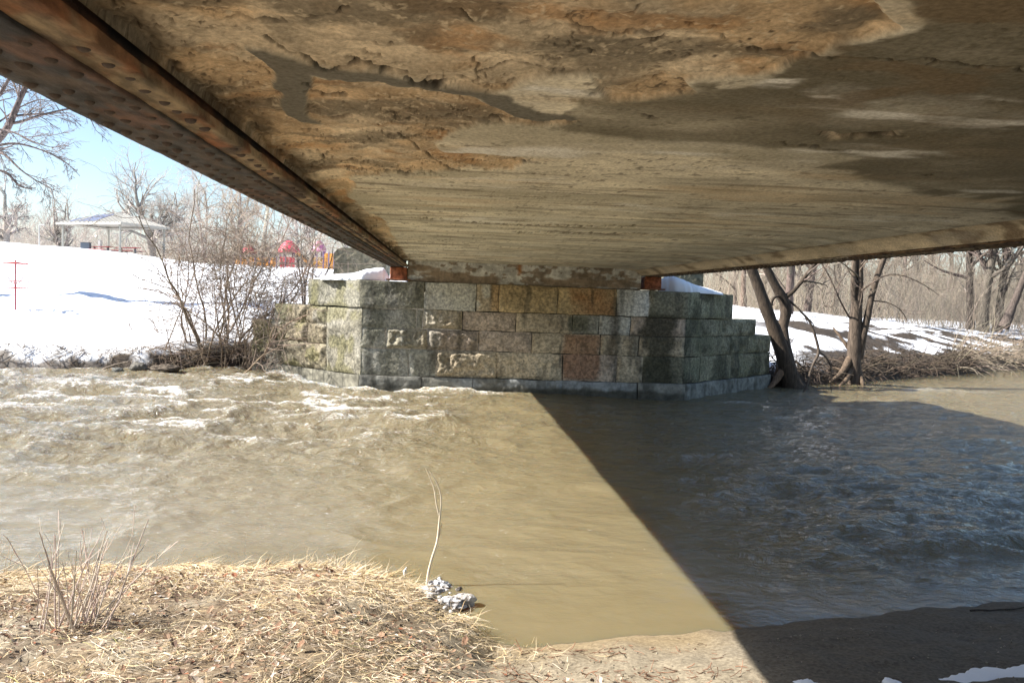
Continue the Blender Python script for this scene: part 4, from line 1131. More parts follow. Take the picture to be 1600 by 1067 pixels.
# approach parapets
for x0, x1, yt, yb, Y, lb, cc in [(521, 603, 388, 424, 23.2, 'rough grey concrete parapet end at the left of the bridge deck', (.30, .27, .19)), (1048, 1098, 424, 462, 22.0, 'green stained concrete parapet end at the right of the bridge deck', (.17, .17, .125))]:
    a, b = at_y(x0, yb, Y), at_y(x1, yb, Y); zt = at_y((x0 + x1) / 2, yt, Y)[2]
    U, V = np.meshgrid(np.linspace(0, 1, 60), np.linspace(0, 1, 40))
    mb = MB()
    prof = [(0, 0), (0, .82), (.06, .95), (.16, 1.0), (.9, 1.0), (1, .96), (1, 0)]
    pr = np.array(prof); tt = np.concatenate([[0], np.cumsum(np.hypot(*np.diff(pr, axis=0).T))]); tq = np.linspace(0, tt[-1], 90)
    px_, pz_ = np.interp(tq, tt, pr[:, 0]), np.interp(tq, tt, pr[:, 1])
    G = []
    for yy in np.linspace(0, 1.6, 40):
        X = a[0] + (b[0] - a[0]) * px_; Z = a[2] - .25 + (zt - a[2] + .25) * pz_
        n = fbm(X * 6, (Y + yy) * 6, Z * 6, 701, 5) - .5
        G.append(np.stack([X + n * .05, np.full_like(X, Y + yy), Z + n * .06], -1))
    G = np.array(G)
    mb.grid(G[::-1], np.broadcast_to(np.array(cc), G.shape) * (.6 + .8 * fbm(G[..., 0] * 5, G[..., 1] * 5, G[..., 2] * 5, 703, 5))[..., None])
    cen = np.array([G[0, :, 0].mean(), Y, G[0, :, 2].min()])
    # front face as fan rings shrinking to the centre line
    ringz = [G[0] * (1 - f) + np.stack([np.clip(G[0, :, 0], a[0] + .15, b[0] - .15), np.full(90, Y), np.full(90, a[2] - .2)], -1) * f for f in np.linspace(0, 1, 24)]
    Fg = np.array(ringz); n = fbm(Fg[..., 0] * 7, Fg[..., 1], Fg[..., 2] * 7, 707, 5) - .5; Fg[1:, :, 1] += n[1:] * .12
    mb.grid(Fg, np.broadcast_to(np.array(cc), Fg.shape) * (.75 + 1.0 * n)[..., None])
    tag(mb.build('concrete_parapet', M_conc, loc=(a[0], Y, a[2])), lb, 'parapet')


def snow_lump(pts, lb, name='snow_drift', m=M_snow, zfun=None, loc=None, col=(.9, .92, .95)):
    """pts: footprint centre line [(x,y,z,halfwidth,height)]"""
    pts = np.array(pts, float); u = np.linspace(0, 1, 70); k = np.linspace(0, 1, len(pts))
    A = np.stack([np.interp(u, k, pts[:, i]) for i in range(5)], -1)
    th = np.linspace(0, np.pi, 28)
    t = np.gradient(A[:, :2], axis=0); t /= np.linalg.norm(t, axis=1, keepdims=True); nv = np.stack([-t[:, 1], t[:, 0]], -1)
    G = np.zeros((70, 28, 3))
    for j, a in enumerate(th):
        G[:, j, :2] = A[:, :2] + nv * (A[:, 3] * math.cos(a) * (.35 + 1.3 * fbm(u * 9, np.full(70, math.cos(a) > 0, float) * 7, 0, 811, 4)))[:, None]
        G[:, j, 2] = A[:, 2] - .015 + A[:, 4] * math.sin(a) ** .8
    n = fbm(G[..., 0] * 3, G[..., 1] * 3, G[..., 2] * 3, 801, 4) - .5
    G[..., 2] += n * .25 * np.minimum(A[:, 4], .3)[:, None] * np.sin(th)[None]
    o = MB().grid(G, col).build(name, m, loc=pts[0, :3])
    return tag(o, lb, 'snow')


q = math.sqrt(.5)
snow_lump([(-3.3, 20.35, 2.46, .02, .02), (-2.8, 20.25, 2.47, .45, .12), (-2.1, 19.75, 2.47, .55, .18), (-1.75, 19.55, 2.47, .45, .30), (-1.5, 19.45, 2.47, .12, .32), (-1.36, 19.4, 2.5, .02, .05)], 'small snow drift on the left cap beside the rusty bearing')
snow_lump([(5.0, 19.45, 2.46, .02, .30), (5.25, 19.5, 2.47, .4, .40), (5.8, 19.75, 2.47, .5, .22), (6.5, 20.2, 2.46, .4, .10), (6.95, 20.55, 2.46, .02, .02)], 'wedge of snow on the right cap against the bearing')

# ------------------------------------------------------------------ right bank trees


def pxpath(pts, Y):
    return np.array([at_y(x, y, Y + (p[0] if p else 0)) for x, y, *p in pts])


def resample(P, R_, n):
    P = np.asarray(P, float); k = np.linspace(0, 1, len(P)); u = np.linspace(0, 1, n)
    # smooth by Catmull-like double interpolation
    Q = np.stack([np.interp(u, k, P[:, i]) for i in range(3)], -1)
    for _ in range(2): Q[1:-1] = (Q[:-2] + 2 * Q[1:-1] + Q[2:]) / 4
    return Q, np.interp(u, k, R_)


def limb(mb, pts, Y, r, col, n=16, sides=10):
    P, Rr = resample(pxpath(pts, Y), r, n)
    Rr = Rr * (1 + (fbm(np.arange(n) * .7, 0 * np.arange(n), 0, int(pts[0][0]), 2) - .5) * .25)
    mb.tubes(P, Rr, sides, col); return P[None], Rr[None]


def leaning_tree():
    Y = 22.4; b = at_y(1232, 604, Y)
    T = thing('leaning_tree', b, 'leaning dark trunk forked near its base beside the right wing wall', 'tree')
    tr = MB(); c = (.066, .05, .037)
    limb(tr, [(1243, 612), (1234, 590), (1222, 548), (1206, 505), (1196, 480), (1186, 450), (1174, 420), (1160, 380), (1140, 330)], Y, [.34, .25, .20, .185, .16, .145, .135, .125, .10], c, 26, 12)
    A, Ra = limb(tr, [(1236, 580), (1226, 540, .3), (1222, 510, .5), (1229, 490, .5), (1226, 470, .5), (1214, 452, .5), (1198, 420, .5), (1180, 375, .5)], Y, [.17, .16, .16, .155, .15, .135, .12, .10], c, 26, 12)
    B, Rb = limb(tr, [(1222, 466, .5), (1238, 458, .4), (1254, 438, .4), (1272, 414, .4), (1300, 380, .4)], Y, [.09, .065, .06, .05, .04], c, 16, 8)
    D, Rd = limb(tr, [(1205, 478, .2), (1207, 466, .2), (1216, 462, .4), (1228, 466, .5)], Y, [.045, .04, .04, .05], c, 12, 7)
    limb(tr, [(1228, 466, .5), (1243, 478, .4), (1256, 490, .3), (1262, 505, .3)], Y, [.035, .03, .02, .012], c, 12, 6)
    # buttress roots
    for pts, r in [([(1225, 575), (1212, 596, -.2), (1202, 606, -.3), (1196, 612, -.3)], [.10, .09, .06, .03]), ([(1238, 585), (1250, 600, -.2), (1258, 610, -.1), (1272, 612, .1)], [.11, .08, .05, .02]), ([(1222, 570, .2), (1212, 585, .3), (1208, 604, .2)], [.10, .07, .03])]:
        limb(tr, pts, Y, r, (.17, .11, .07), 12, 8)
    tr.build('trunk', M_bark, T)
    cr = MB()
    P2, R2 = spawn(np.concatenate([B]), np.concatenate([Rb]), 8, .5, .8, .15, (0, 0, .02), 6, .3, .5, .3)
    cr.tubes(P2, np.maximum(R2, .008), 5, tcol(len(P2), (.15, .12, .1)))
    P3, R3 = spawn(P2, R2, 5, .5, .7, .18, (0, 0, 0), 5, .3, .6, .4); cr.tubes(P3, np.maximum(R3, .005), 3, tcol(len(P3), (.17, .14, .11)))
    cr.build('crown', M_twig, T)


def bank_tree():
    Y = 23.8; b = at_y(1334, 600, Y)
    T = thing('bank_tree', b, 'upright split trunk with flared roots standing at the right water edge', 'tree')
    tr = MB(); c = (.095, .073, .056)
    limb(tr, [(1336, 606), (1334, 580), (1335, 540), (1337, 500), (1338, 470)], Y, [.26, .20, .19, .185, .15], c, 18, 12)
    A, Ra = limb(tr, [(1336, 490), (1333, 455), (1335, 412), (1338, 370), (1335, 300)], Y, [.12, .085, .08, .07, .05], c, 16, 9)
    B, Rb = limb(tr, [(1340, 485), (1344, 450), (1343, 412), (1346, 370), (1350, 300)], Y, [.12, .10, .095, .08, .05], c, 16, 9)
    D, Rd = limb(tr, [(1342, 560), (1346, 530, -.1), (1354, 503, -.1), (1363, 455, -.1), (1378, 410, -.1), (1395, 370, -.1)], Y, [.13, .12, .105, .09, .085, .07], c, 18, 9)
    lim = []
    for pts, r in [([(1341, 458), (1355, 448, -.3), (1375, 432, -.4), (1394, 425, -.5), (1420, 432, -.5), (1450, 448, -.5), (1468, 462, -.5)], [.03, .025, .022, .02, .015, .012, .006]), ([(1364, 470), (1390, 472, -.2), (1410, 485, -.2), (1420, 505, -.2), (1424, 520, -.2)], [.022, .018, .014, .01, .006]), ([(1327, 496), (1312, 470, -.3), (1300, 440, -.3), (1290, 422, -.3), (1280, 405, -.3)], [.03, .025, .022, .02, .018]), ([(1305, 458, -.3), (1302, 480, -.3), (1288, 478, -.3)], [.016, .012, .006]), ([(1293, 412), (1285, 432), (1272, 448)], [.02, .016, .006]), ([(1303, 415), (1306, 440), (1312, 444)], [.016, .012, .005]), ([(1346, 520), (1340, 492, -.3), (1347, 460, -.3), (1350, 440, -.3)], [.02, .016, .012, .008])]:
        lim.append(limb(tr, pts, Y, r, (.13, .10, .08), 12, 6))
    for pts, r in [([(1328, 560), (1318, 580, -.2), (1306, 590, -.3), (1296, 598, -.4)], [.11, .10, .07, .03]), ([(1330, 575), (1322, 595, -.35), (1310, 604, -.5)], [.11, .07, .03]), ([(1342, 580), (1348, 600, -.3), (1350, 608, -.35)], [.09, .06, .03]), ([(1326, 545, .2), (1316, 530, .3), (1308, 520, .4), (1302, 512, .5)], [.06, .05, .04, .03]), ([(1318, 580, -.1), (1300, 574, .1), (1290, 580, .1)], [.05, .04, .02])]:
        limb(tr, pts, Y, r, (.12, .088, .062), 12, 8)
    tr.build('trunk', M_bark, T)
    cr = MB()
    P1 = np.concatenate([l_[0] for l_ in lim]); R1 = np.concatenate([l_[1] for l_ in lim])
    P2, R2 = spawn(P1, R1, 6, .4, .7, .15, (0, 0, .0), 6, .3, .5, .3); cr.tubes(P2, np.maximum(R2, .005), 4, tcol(len(P2), (.17, .13, .1)))
    P3, R3 = spawn(P2, R2, 4, .5, .7, .2, (0, 0, 0), 5, .3, .6, .4); cr.tubes(P3, np.maximum(R3, .004), 3, tcol(len(P3), (.2, .16, .13)))
    PA = np.concatenate([A, B]); RA = np.concatenate([Ra, Rb]); P4, R4 = spawn(PA, RA, 5, .4, .8, .15, (0, 0, .0), 7, .2, .3, .3); cr.tubes(P4, np.maximum(R4, .006), 4, tcol(len(P4), (.2, .16, .12)))
    cr.build('crown', M_twig, T)


leaning_tree(); bank_tree()


def overhanging_tree():
    Y = 26.5; b = gpt(-95, Y)
    T = thing('overhanging_tree', b, 'big bare tree at the left edge reaching branches over the snow', 'tree')
    tr = MB(); c = (.20, .16, .15); L = []
    px0 = to_px(b)
    limb(tr, [(px0[0], px0[1] + 8), (-92, 400), (-80, 320), (-62, 270)], Y, [.34, .26, .24, .20], c, 18, 12)
    for pts, r in [([(-62, 272), (-30, 240), (0, 218), (16, 195), (26, 165), (40, 135), (55, 110), (80, 60)], [.18, .14, .115, .10, .085, .07, .06, .04]),
                   ([(16, 193), (30, 192), (48, 185), (75, 177), (100, 172), (114, 168), (140, 178), (150, 205)], [.05, .045, .04, .035, .028, .02, .014, .006]),
                   ([(26, 165), (34, 145), (44, 132), (52, 120)], [.05, .045, .04, .035]), ([(-40, 250, -.5), (-10, 238, -.6), (8, 240, -.8), (30, 265, -1), (60, 285, -1.2), (90, 300, -1.4)], [.05, .04, .035, .025, .018, .008]),
                   ([(-30, 262, .5), (0, 266, .5), (14, 272, .5), (30, 292, .5), (50, 296, .5)], [.05, .045, .04, .035, .015]), ([(-20, 232, .6), (20, 222, .8), (60, 232, 1), (100, 250, 1.3), (125, 275, 1.5)], [.05, .035, .026, .018, .006]),
                   ([(-30, 180), (0, 148), (10, 130), (30, 100)], [.08, .06, .05, .04]), ([(-60, 220), (-20, 200, -1), (20, 205, -1.2), (50, 222, -1.5), (85, 232, -1.6)], [.05, .04, .03, .02, .008]), ([(0, 190), (30, 168, 1), (60, 155, 1), (90, 160, 1.2)], [.03, .025, .018, .006])]:
        L.append(limb(tr, pts, Y, r, c, 16, 7))
    tr.build('trunk', M_bark, T)
    P1 = np.concatenate([l[0] for l in L]); R1 = np.concatenate([l[1] for l in L]); cr = MB()
    P2, R2 = spawn(P1, R1, 12, .28, .75, .12, (.02, 0, -.03), 7, .15, .4, .3); cr.tubes(P2, np.maximum(R2, .008), 4, tcol(len(P2), (.21, .175, .165)))
    P3, R3 = spawn(P2, R2, 6, .55, .65, .14, (.01, 0, -.03), 6, .15, .6, .4); cr.tubes(P3, np.maximum(R3, .0055), 3, tcol(len(P3), (.23, .19, .18)))
    P4, R4 = spawn(P3, R3, 3, .55, .6, .15, (0, 0, -.02), 4, .15, .6, .4); cr.tubes(P4, np.maximum(R4, .004), 3, tcol(len(P4), (.24, .20, .19)))
    cr.build('crown', M_twig, T)


overhanging_tree()
# dead branch hanging into the water
mb = MB(); Y = 21.4; c = (.10, .08, .065)
limb(mb, [(1250, 486), (1262, 497), (1268, 508), (1273, 522), (1278, 540), (1280, 552), (1272, 566), (1266, 580), (1262, 600), (1254, 615), (1240, 632)], Y, [.03, .035, .035, .04, .038, .042, .035, .032, .03, .025, .012], c, 30, 8)
limb(mb, [(1280, 550), (1292, 558), (1300, 575), (1298, 598), (1299, 614)], Y, [.03, .025, .022, .018, .01], c, 14, 6)
limb(mb, [(1262, 497), (1274, 508), (1269, 512)], Y, [.02, .015, .006], c, 6, 5)
limb(mb, [(1272, 566), (1284, 572), (1296, 568)], Y, [.02, .012, .005], c, 6, 5)
limb(mb, [(1266, 578), (1258, 570), (1250, 572)], Y, [.015, .01, .004], c, 6, 5)
tag(mb.build('dead_branch', M_bark, loc=at_y(1262, 600, Y)), 'dark crooked dead branch hanging into the water right of the abutment', 'branch')

# trunk cluster at the far right bank and woods
cl = [(1519, 44, .20, (0.02, 0, 0), 'thin left trunk of the far right cluster'), (1538, 43, .27, (-.03, 0, 0), 'thickest trunk in the far right cluster'), (1560, 44, .22, (.04, 0, 0), 'shadowed trunk right of the thickest one in the cluster')]
for x, Y, r, ln, lb in cl:
    tree('riverside_tree', gpt(x, Y), 13, r, lb, lean=ln, col=(.10, .08, .07), tcolr=(.28, .235, .19), n1=9, n2=6, n3=5, ang=.9, trunk_frac=.75, spread=.35, twig=.012, tm=.15, wander=.12, group='riverside trunks at far right')
b = gpt(1571, 40)
mb = MB(); limb(mb, [(1568, 512), (1578, 490), (1588, 465), (1600, 435), (1625, 380), (1650, 320)], 40, [.26, .2, .18, .17, .15, .1], (.10, .08, .07), 20, 9)
T = thing('slanting_tree', b, 'dark trunk slanting right over the bank at the picture edge', 'tree'); mb.build('trunk', M_bark, T)

woods = [(1163, 45, 12, .12), (1192, 62, 15, .18), (1150, 50, 11, .09), (1232, 40, 13, .17), (1261, 46, 13, .16), (1282, 70, 15, .2), (1308, 58, 14, .15), (1370, 62, 15, .22), (1392, 80, 16, .22), (1412, 55, 12, .12), (1440, 70, 15, .24), (1466, 85, 16, .3), (1486, 60, 13, .15), (1590, 62, 14, .2), (1505, 75, 15, .22), (1350, 90, 16, .28), (1120, 60, 14, .15), (1215, 85, 16, .25), (1580, 85, 15, .28), (1428, 95, 15, .26)]
where = ['above the right snow bank behind the parapet', 'behind the leaning trunk and the snow', 'just right of the green parapet end', 'straight behind the fork of the leaning tree', 'alone between the leaning and the split trunk', 'pale and distant left of the split trunk', 'thin between dead branches left of the split trunk', 'right of the split trunk by the bank', 'pale one in the mid woods', 'slender one in front of the mid woods', 'broad pale one in the mid right woods', 'far broad one left of the trunk cluster', 'slender one left of the trunk cluster', 'behind the slanting trunk at the right edge', 'just left of the trunk cluster, far back', 'far broad one behind the split trunk', 'nearest the bridge deck end', 'far one behind the leaning trunk', 'far one at the right picture edge', 'far one at the back of the mid woods']
for i, ((x, Y, h, r), wv) in enumerate(zip(woods, where)):
    tree('woodland_tree', gpt(x, Y), h, r * 1.25, 'bare woodland tree ' + wv, col=(.135, .11, .09), tcolr=(.27, .225, .18), n1=9, n2=7, n3=5, ang=.8, trunk_frac=.7, spread=.4, twig=.014 + .0002 * Y, tm=.08, wander=.13, group='bare woodland trees beyond the right bank')


def thicket(name, n, xr, yr, hr, col, lb, th=.008, ztop=1):
    px = rng.uniform(*xr, n); Y = rng.uniform(*yr, n)
    P = []
    d = np.array([ray(x, 470) for x in px]); X = d[:, 0] / d[:, 1] * Y; Z = ground_z(X, Y)
    org = np.stack([X, Y, Z - .05], -1)
    dr = np.stack([rng.normal(0, .35, n), rng.normal(0, .3, n), np.ones(n)], -1)
    P = paths(org, dr, rng.uniform(*hr, n), 8, .10, (0, 0, -.03)); R_ = (th * rng.uniform(.7, 1.6, n) * (Y / 40))[:, None] * np.linspace(1, .4, 8)
    mb = MB().tubes(P, R_, 3, tcol(n, col, .3))
    P2, R2 = spawn(P, R_, 4, .45, .6, .15, (0, 0, 0), 5, .25, .6, .4); mb.tubes(P2, R2, 3, tcol(len(P2), col, .3))
    o = mb.build(name, M_twig); tag(o, lb, 'brush', kind='stuff')


thicket('woodland_brush', 4200, (1090, 1720), (42, 95), (2.0, 6.5), (.30, .255, .20), 'dense tan brush filling the woods beyond the right bank')
thicket('woodland_brush', 1300, (1400, 1720), (40, 62), (1.5, 5), (.30, .255, .20), 'tan saplings and canes in the right hand woods', .007)
thicket('hilltop_brush', 2600, (-60, 560), (100, 150), (2.5, 7.5), (.36, .31, .27), 'grey brush line along the far hilltop on the left', .007)


def bank_brush(n, xr, col, dr, name, lb, lr=(.4, 1.3), dd=(0.0, 1.6)):
    px = rng.uniform(*xr, n)
    # position along the bank line by bearing
    Xs = np.linspace(9.3, 60, 800); k = Xs / bank_y(Xs); pk = np.array([ray(x, 570)[0] / ray(x, 570)[1] for x in px])
    X = np.interp(pk, k, Xs); D = rng.uniform(*dd, n); Y = bank_y(X) + D; X = X + pk * D; Z = ground_z(X, Y) + rng.uniform(-.05, .35, n)
    P = paths(np.stack([X, Y, Z], -1), np.stack([rng.normal(dr[0], .6, n), rng.normal(-.3, .4, n), rng.normal(dr[2], .35, n)], -1), rng.uniform(*lr, n), 7, .12, (0, 0, -.10))
    o = MB().tubes(P, rng.uniform(.007, .02, n)[:, None] * np.linspace(1, .4, 7), 4, tcol(n, col, .35)).build(name, M_twig)
    tag(o, lb, 'brush', kind='stuff')


bank_brush(520, (1335, 1520), (.085, .065, .048), (.1, 0, .25), 'dead_brush', 'matted dead stems hanging over the right bank')
bank_brush(620, (1485, 1680), (.27, .22, .165), (.4, 0, .4), 'dry_reeds', 'pale dry stems leaning over the far right bank', (.7, 2.4), (0, 3))
n = 520
X = rng.uniform(-14, -6.2, n); D = rng.uniform(.12, .75, n); Y = bank_y(X) + D
P = paths(np.stack([X, Y, ground_z(X, Y) + .02], -1), np.stack([rng.normal(.2, .7, n), rng.normal(-.7, .3, n), rng.normal(.05, .35, n)], -1), rng.uniform(.12, .55, n), 6, .2, (0, -.02, -.16))
tag(MB().tubes(P, rng.uniform(.004, .011, n)[:, None] * np.linspace(1, .4, 6), 4, tcol(n, (.12, .09, .065), .5)).build('bank_roots', M_twig), 'dark roots and dead stems on the undercut left bank', 'roots', kind='stuff')
for x, y, hh, lb in ((1 * 245, 500, .9, 'thin dead weed standing in the snow left of the tangled shrub'), (290, 545, .7, 'low dead weed at the snow edge just left of the tangled shrub'), (205, 535, .45, 'short dead weed stems in snow above the bank rocks')):
    b = at_y(x, y, 22.6); b[1] = 22.6; b[2] = float(ground_z(b[0], b[1])); T = thing('dead_weed', b, lb, 'weed')
    k = 5; P = paths(np.repeat(b[None], k, 0) + rng.normal(0, .05, (k, 3)) * [1, 1, 0], np.stack([rng.normal(-.2, .3, k), rng.normal(0, .2, k), np.ones(k)], -1), rng.uniform(.6, 1, k) * hh, 7, .1, (0, 0, -.02))
    Rr = np.full((k, 7), .008) * np.linspace(1, .5, 7); mb = MB().tubes(P, Rr, 4, tcol(k, (.20, .155, .12)))
    P2, R2 = spawn(P, Rr, 4, .4, .7, .15, (0, 0, 0), 5, .3, .6, .5); mb.tubes(P2, R2, 3, tcol(len(P2), (.22, .17, .13))); mb.build('stems', M_twig, T)
bank_brush(320, (1195, 1345), (.075, .057, .043), (.1, 0, .0), 'tangled_roots', 'dark roots and twigs between the two right bank trees', (.3, .9), (0, 1.2))

# icicles at the right girder
for x, y0, y1, lb in ((1049, 424, 434, 'left icicle under the right girder'), (1055, 423, 434, 'right icicle under the right girder')):
    p0, p1 = at_y(x, y0, 18.6), at_y(x, y1, 18.6); p0[2] = ZF
    tag(MB().tubes([p0, (p0 + p1) / 2, p1], [.012, .008, .002], 6, (.75, .78, .8)).build('icicle', M_ice, loc=p0), lb, 'icicle')

# ------------------------------------------------------------------ near shore


def grass():
    Vs, Qs, Cs, n0 = [], [], [], 0
    pal = np.array([(.63, .49, .28), (.57, .46, .31), (.47, .34, .19), (.45, .38, .30), (.69, .59, .43), (.28, .19, .11), (.34, .32, .12)])
    # (count, density, length range, lift, half width range, heading, clump scale)
    for kind, N, ln, lift, wd0, p in (('edge', 78000, (.06, .22), .08, (.0008, .0020), (.30, .26, .16, .10, .14, .03, .01)), ('floor', 48000, (.03, .13), .15, (.0006, .0016), (.14, .20, .16, .26, .14, .09, .01)), ('tuft', 16000, (.06, .17), .20, (.0007, .0017), (.26, .2, .14, .14, .18, .04, .04)), ('tall', 260, (.15, .32), 1.2, (.0008, .0015), (.2, .2, .2, .2, .1, .1, 0))):
        X = rng.uniform(-4.0, 1.5, N); Y = rng.uniform(3.0, 6.3, N)
        d = np.interp(X, sx, sy) - Y
        if kind == 'edge':
            den = np.exp(-((d - .42) / .36) ** 2) * (X < .2) * (.25 + 1.1 * sst(.3, .6, fbm(X * 2, Y * 2, 0, 903, 3)))
            den = den + .9 * np.exp(-((X + .2) / .25) ** 2 - ((Y - 5.35) / .28) ** 2)
        elif kind == 'floor':
            den = sst(.05, .3, d) * (1 - sst(-.3, .5, X - (Y - 5) * .1)) * (.35 + .9 * sst(.38, .6, fbm(X * 3, Y * 3, 0, 905, 4)))
        elif kind == 'tuft':
            den = sst(.1, .3, d) * sst(.53, .62, fbm(X * 2.2, Y * 2.2, 0, 901, 4)) * (1 - sst(-.2, .4, X))
            for tx, ty, rx_, ry_ in ((.42, 4.72, .22, .16), (.05, 4.85, .22, .14), (-.35, 4.35, .3, .2), (.62, 4.55, .12, .1), (-1.6, 4.1, .4, .2)):
                den = np.maximum(den, .9 * np.exp(-((X - tx) / rx_) ** 2 - ((Y - ty) / ry_) ** 2))
        else:
            den = sst(.05, .2, d) * (1 - sst(.6, 1.6, d)) * (X < .1) + .06 * (X < -.2) * (d > 0)
        gx, gy = to_px(np.stack([X, Y, near_z(X, Y)], -1)); icy = ((gx - 688) / 44) ** 2 + ((gy - 934 - .25 * (gx - 688)) / 30) ** 2 < 1
        kp = (rng.uniform(0, 1, N) < den) & (d > .01) & ~icy
        X, Y, d = X[kp], Y[kp], d[kp]; n = len(X); Z = near_z(X, Y)
        # locally combed heading with plenty of disorder
        an = (fbm(X * 1.3, Y * 1.3, 0, 911, 3) - .5) * 5 + rng.normal(0, .75, n)
        L = rng.uniform(*ln, n) * rng.choice([.6, 1, 1.3], n)
        dr = np.stack([np.cos(an), np.sin(an) * .8, np.abs(rng.normal(lift * .6, lift, n))], -1)
        k = 5
        P = paths(np.stack([X, Y, Z + rng.uniform(0, .03, n)], -1), dr, L, k, .22, (0, 0, -.12 if kind != 'tall' else -.02))
        zg = near_z(P[..., 0], P[..., 1]); P[..., 2] = np.maximum(P[..., 2], np.maximum(zg, -.02) + .004 + .025 * rng.uniform(0, 1, (n, 1)))
        T = unit(np.gradient(P, axis=1)); sd = unit(np.cross(T, np.array([0, 0, 1.]) + rng.normal(0, .7, (n, 1, 3))))
        wd = (rng.uniform(*wd0, n)[:, None] * np.array([1, 1, .9, .7, .2]))[..., None]
        V = np.stack([P - sd * wd, P + sd * wd], 2).reshape(-1, 3)
        i = np.arange(n * k * 2).reshape(n, k, 2) + n0
        Qs.append(np.stack([i[:, :-1, 0], i[:, :-1, 1], i[:, 1:, 1], i[:, 1:, 0]], -1).reshape(-1, 4)); n0 += len(V); Vs.append(V)
        c = pal[rng.choice(7, n, p=np.array(p) / sum(p))] * rng.uniform(.75, 1.2, (n, 1)) * (1.12 if kind == 'edge' else 1.05); Cs.append(np.repeat(c[:, None], k * 2, 1).reshape(-1, 3))
    tag(MB().add(np.concatenate(Vs), np.concatenate(Qs), None, np.concatenate(Cs)).build('dry_grass', M_straw), 'matted dry straw grass on the near river bank', 'grass', kind='stuff')


grass()


def litter():
    n = 11000
    X = rng.uniform(-4, 1.6, n); Y = rng.uniform(3.1, 5.9, n); d = np.interp(X, sx, sy) - Y
    den = sst(.35, .8, d) * (1 - sst(.0, 1.3, X)) * (.2 + sst(.42, .58, fbm(X * 2, Y * 2, 0, 921, 4)))
    kp = rng.uniform(0, 1, n) < den; X, Y = X[kp], Y[kp]; n = len(X); Z = near_z(X, Y)
    s = rng.uniform(.007, .020, n) * rng.choice([.7, 1, 1.7], n, p=[.5, .4, .1]); an = rng.uniform(0, 2 * np.pi, n)
    g = np.array([[-1, -.1], [-.5, -.55], [.3, -.5], [1, 0], [-.6, 0.0], [0, 0], [.5, 0], [-.5, .55], [.3, .5]])
    cu = rng.uniform(.1, .7, n)
    lx = g[None, :, 0] * s[:, None]; ly = g[None, :, 1] * s[:, None]; lz = (np.abs(g[None, :, 1]) ** 1.2 * cu[:, None] + g[None, :, 0] ** 2 * .2) * s[:, None]
    tl = rng.normal(0, .35, n)[:, None]; lz = lz + lx * tl
    V = np.stack([X[:, None] + lx * np.cos(an)[:, None] - ly * np.sin(an)[:, None], Y[:, None] + lx * np.sin(an)[:, None] + ly * np.cos(an)[:, None], Z[:, None] + .018 + np.maximum(lz, -.01) + rng.uniform(0, .02, (n, 1))], -1)
    fq = np.array([[0, 1, 5, 4], [1, 2, 6, 5], [4, 5, 8, 7], [5, 6, 8, 8]])
    tq = np.array([[0, 4, 7], [2, 3, 6], [6, 3, 8], [5, 6, 8]]); fq = fq[:3]
    off = (np.arange(n) * 9)[:, None, None]
    pal = np.array([(.20, .115, .07), (.28, .18, .115), (.40, .32, .25), (.56, .50, .44), (.13, .08, .055), (.27, .10, .05)])
    c = pal[rng.choice(6, n, p=[.26, .26, .22, .05, .17, .04])] * rng.uniform(.8, 1.2, (n, 1))
    tag(MB().add(V, (fq[None] + off).reshape(-1, 4), (tq[None] + off).reshape(-1, 3), np.repeat(c[:, None], 9, 1).reshape(-1, 3)).build('leaf_litter', M_leaf, smooth=False), 'brown and grey fallen leaves on the near bank', 'leaves', kind='stuff')
    # fine woody debris, reddish on the sand
    n = 1500
    X = np.concatenate([rng.normal(-1.2, 1.3, n // 2), rng.normal(.9, .45, n // 2)]); Y = np.concatenate([rng.uniform(3.2, 5.9, n // 2), rng.normal(4.4, .35, n // 2)])
    d = np.interp(X, sx, sy) - Y; den = sst(.1, .3, d) * (.1 + sst(.5, .62, fbm(X * 2.6, Y * 3.5, 0, 931, 4))); kp = (rng.uniform(0, 1, n) < den) & (X < 1.75)
    X, Y = X[kp], Y[kp]; n = len(X); Z = near_z(X, Y)
    P = paths(np.stack([X, Y, Z + .006], -1), np.stack([rng.normal(0, 1, n), rng.normal(0, .7, n), rng.normal(.02, .12, n)], -1), rng.uniform(.015, .09, n), 4, .2, (0, 0, 0))
    red = (X > .3)[:, None]
    c = np.where(red, np.array([(.22, .12, .075)]), np.array([(.20, .13, .085)])) * rng.uniform(.6, 1.4, (n, 1))
    tag(MB().tubes(P, rng.uniform(.001, .0032, n)[:, None] * np.ones((1, 4)), 3, c).build('twig_litter', M_twig), 'scattered small twigs and bark bits on the sand', 'twigs', kind='stuff')
    # gravel
    n = 2200
    X = rng.uniform(-.2, 5, n); Y = rng.uniform(3.2, 5.2, n); d = np.interp(X, sx, sy) - Y; kp = (d > .3) & (rng.uniform(0, 1, n) < .15 + sst(.5, .6, fbm(X * 3, Y * 3, 0, 941, 3)))
    X, Y = X[kp], Y[kp]; n = len(X); Z = near_z(X, Y)
    o8 = np.array([[1, 0, 0], [0, 1, 0], [-1, 0, 0], [0, -1, 0], [0, 0, .8], [0, 0, -.8]]); t8 = np.array([[0, 1, 4], [1, 2, 4], [2, 3, 4], [3, 0, 4], [1, 0, 5], [2, 1, 5], [3, 2, 5], [0, 3, 5]])
    r = rng.uniform(.002, .008, n)
    V = np.stack([X, Y, Z + r * .3], -1)[:, None] + o8[None] * r[:, None, None] * rng.uniform(.7, 1.3, (n, 6, 1))
    tag(MB().add(V, None, (t8[None] + (np.arange(n) * 6)[:, None, None]).reshape(-1, 3), np.repeat(tcol(n, (.30, .26, .2), .5)[:, None], 6, 1).reshape(-1, 3)).build('gravel', M_stone), 'fine gravel scattered over the near sand', 'gravel', kind='stuff')


litter()


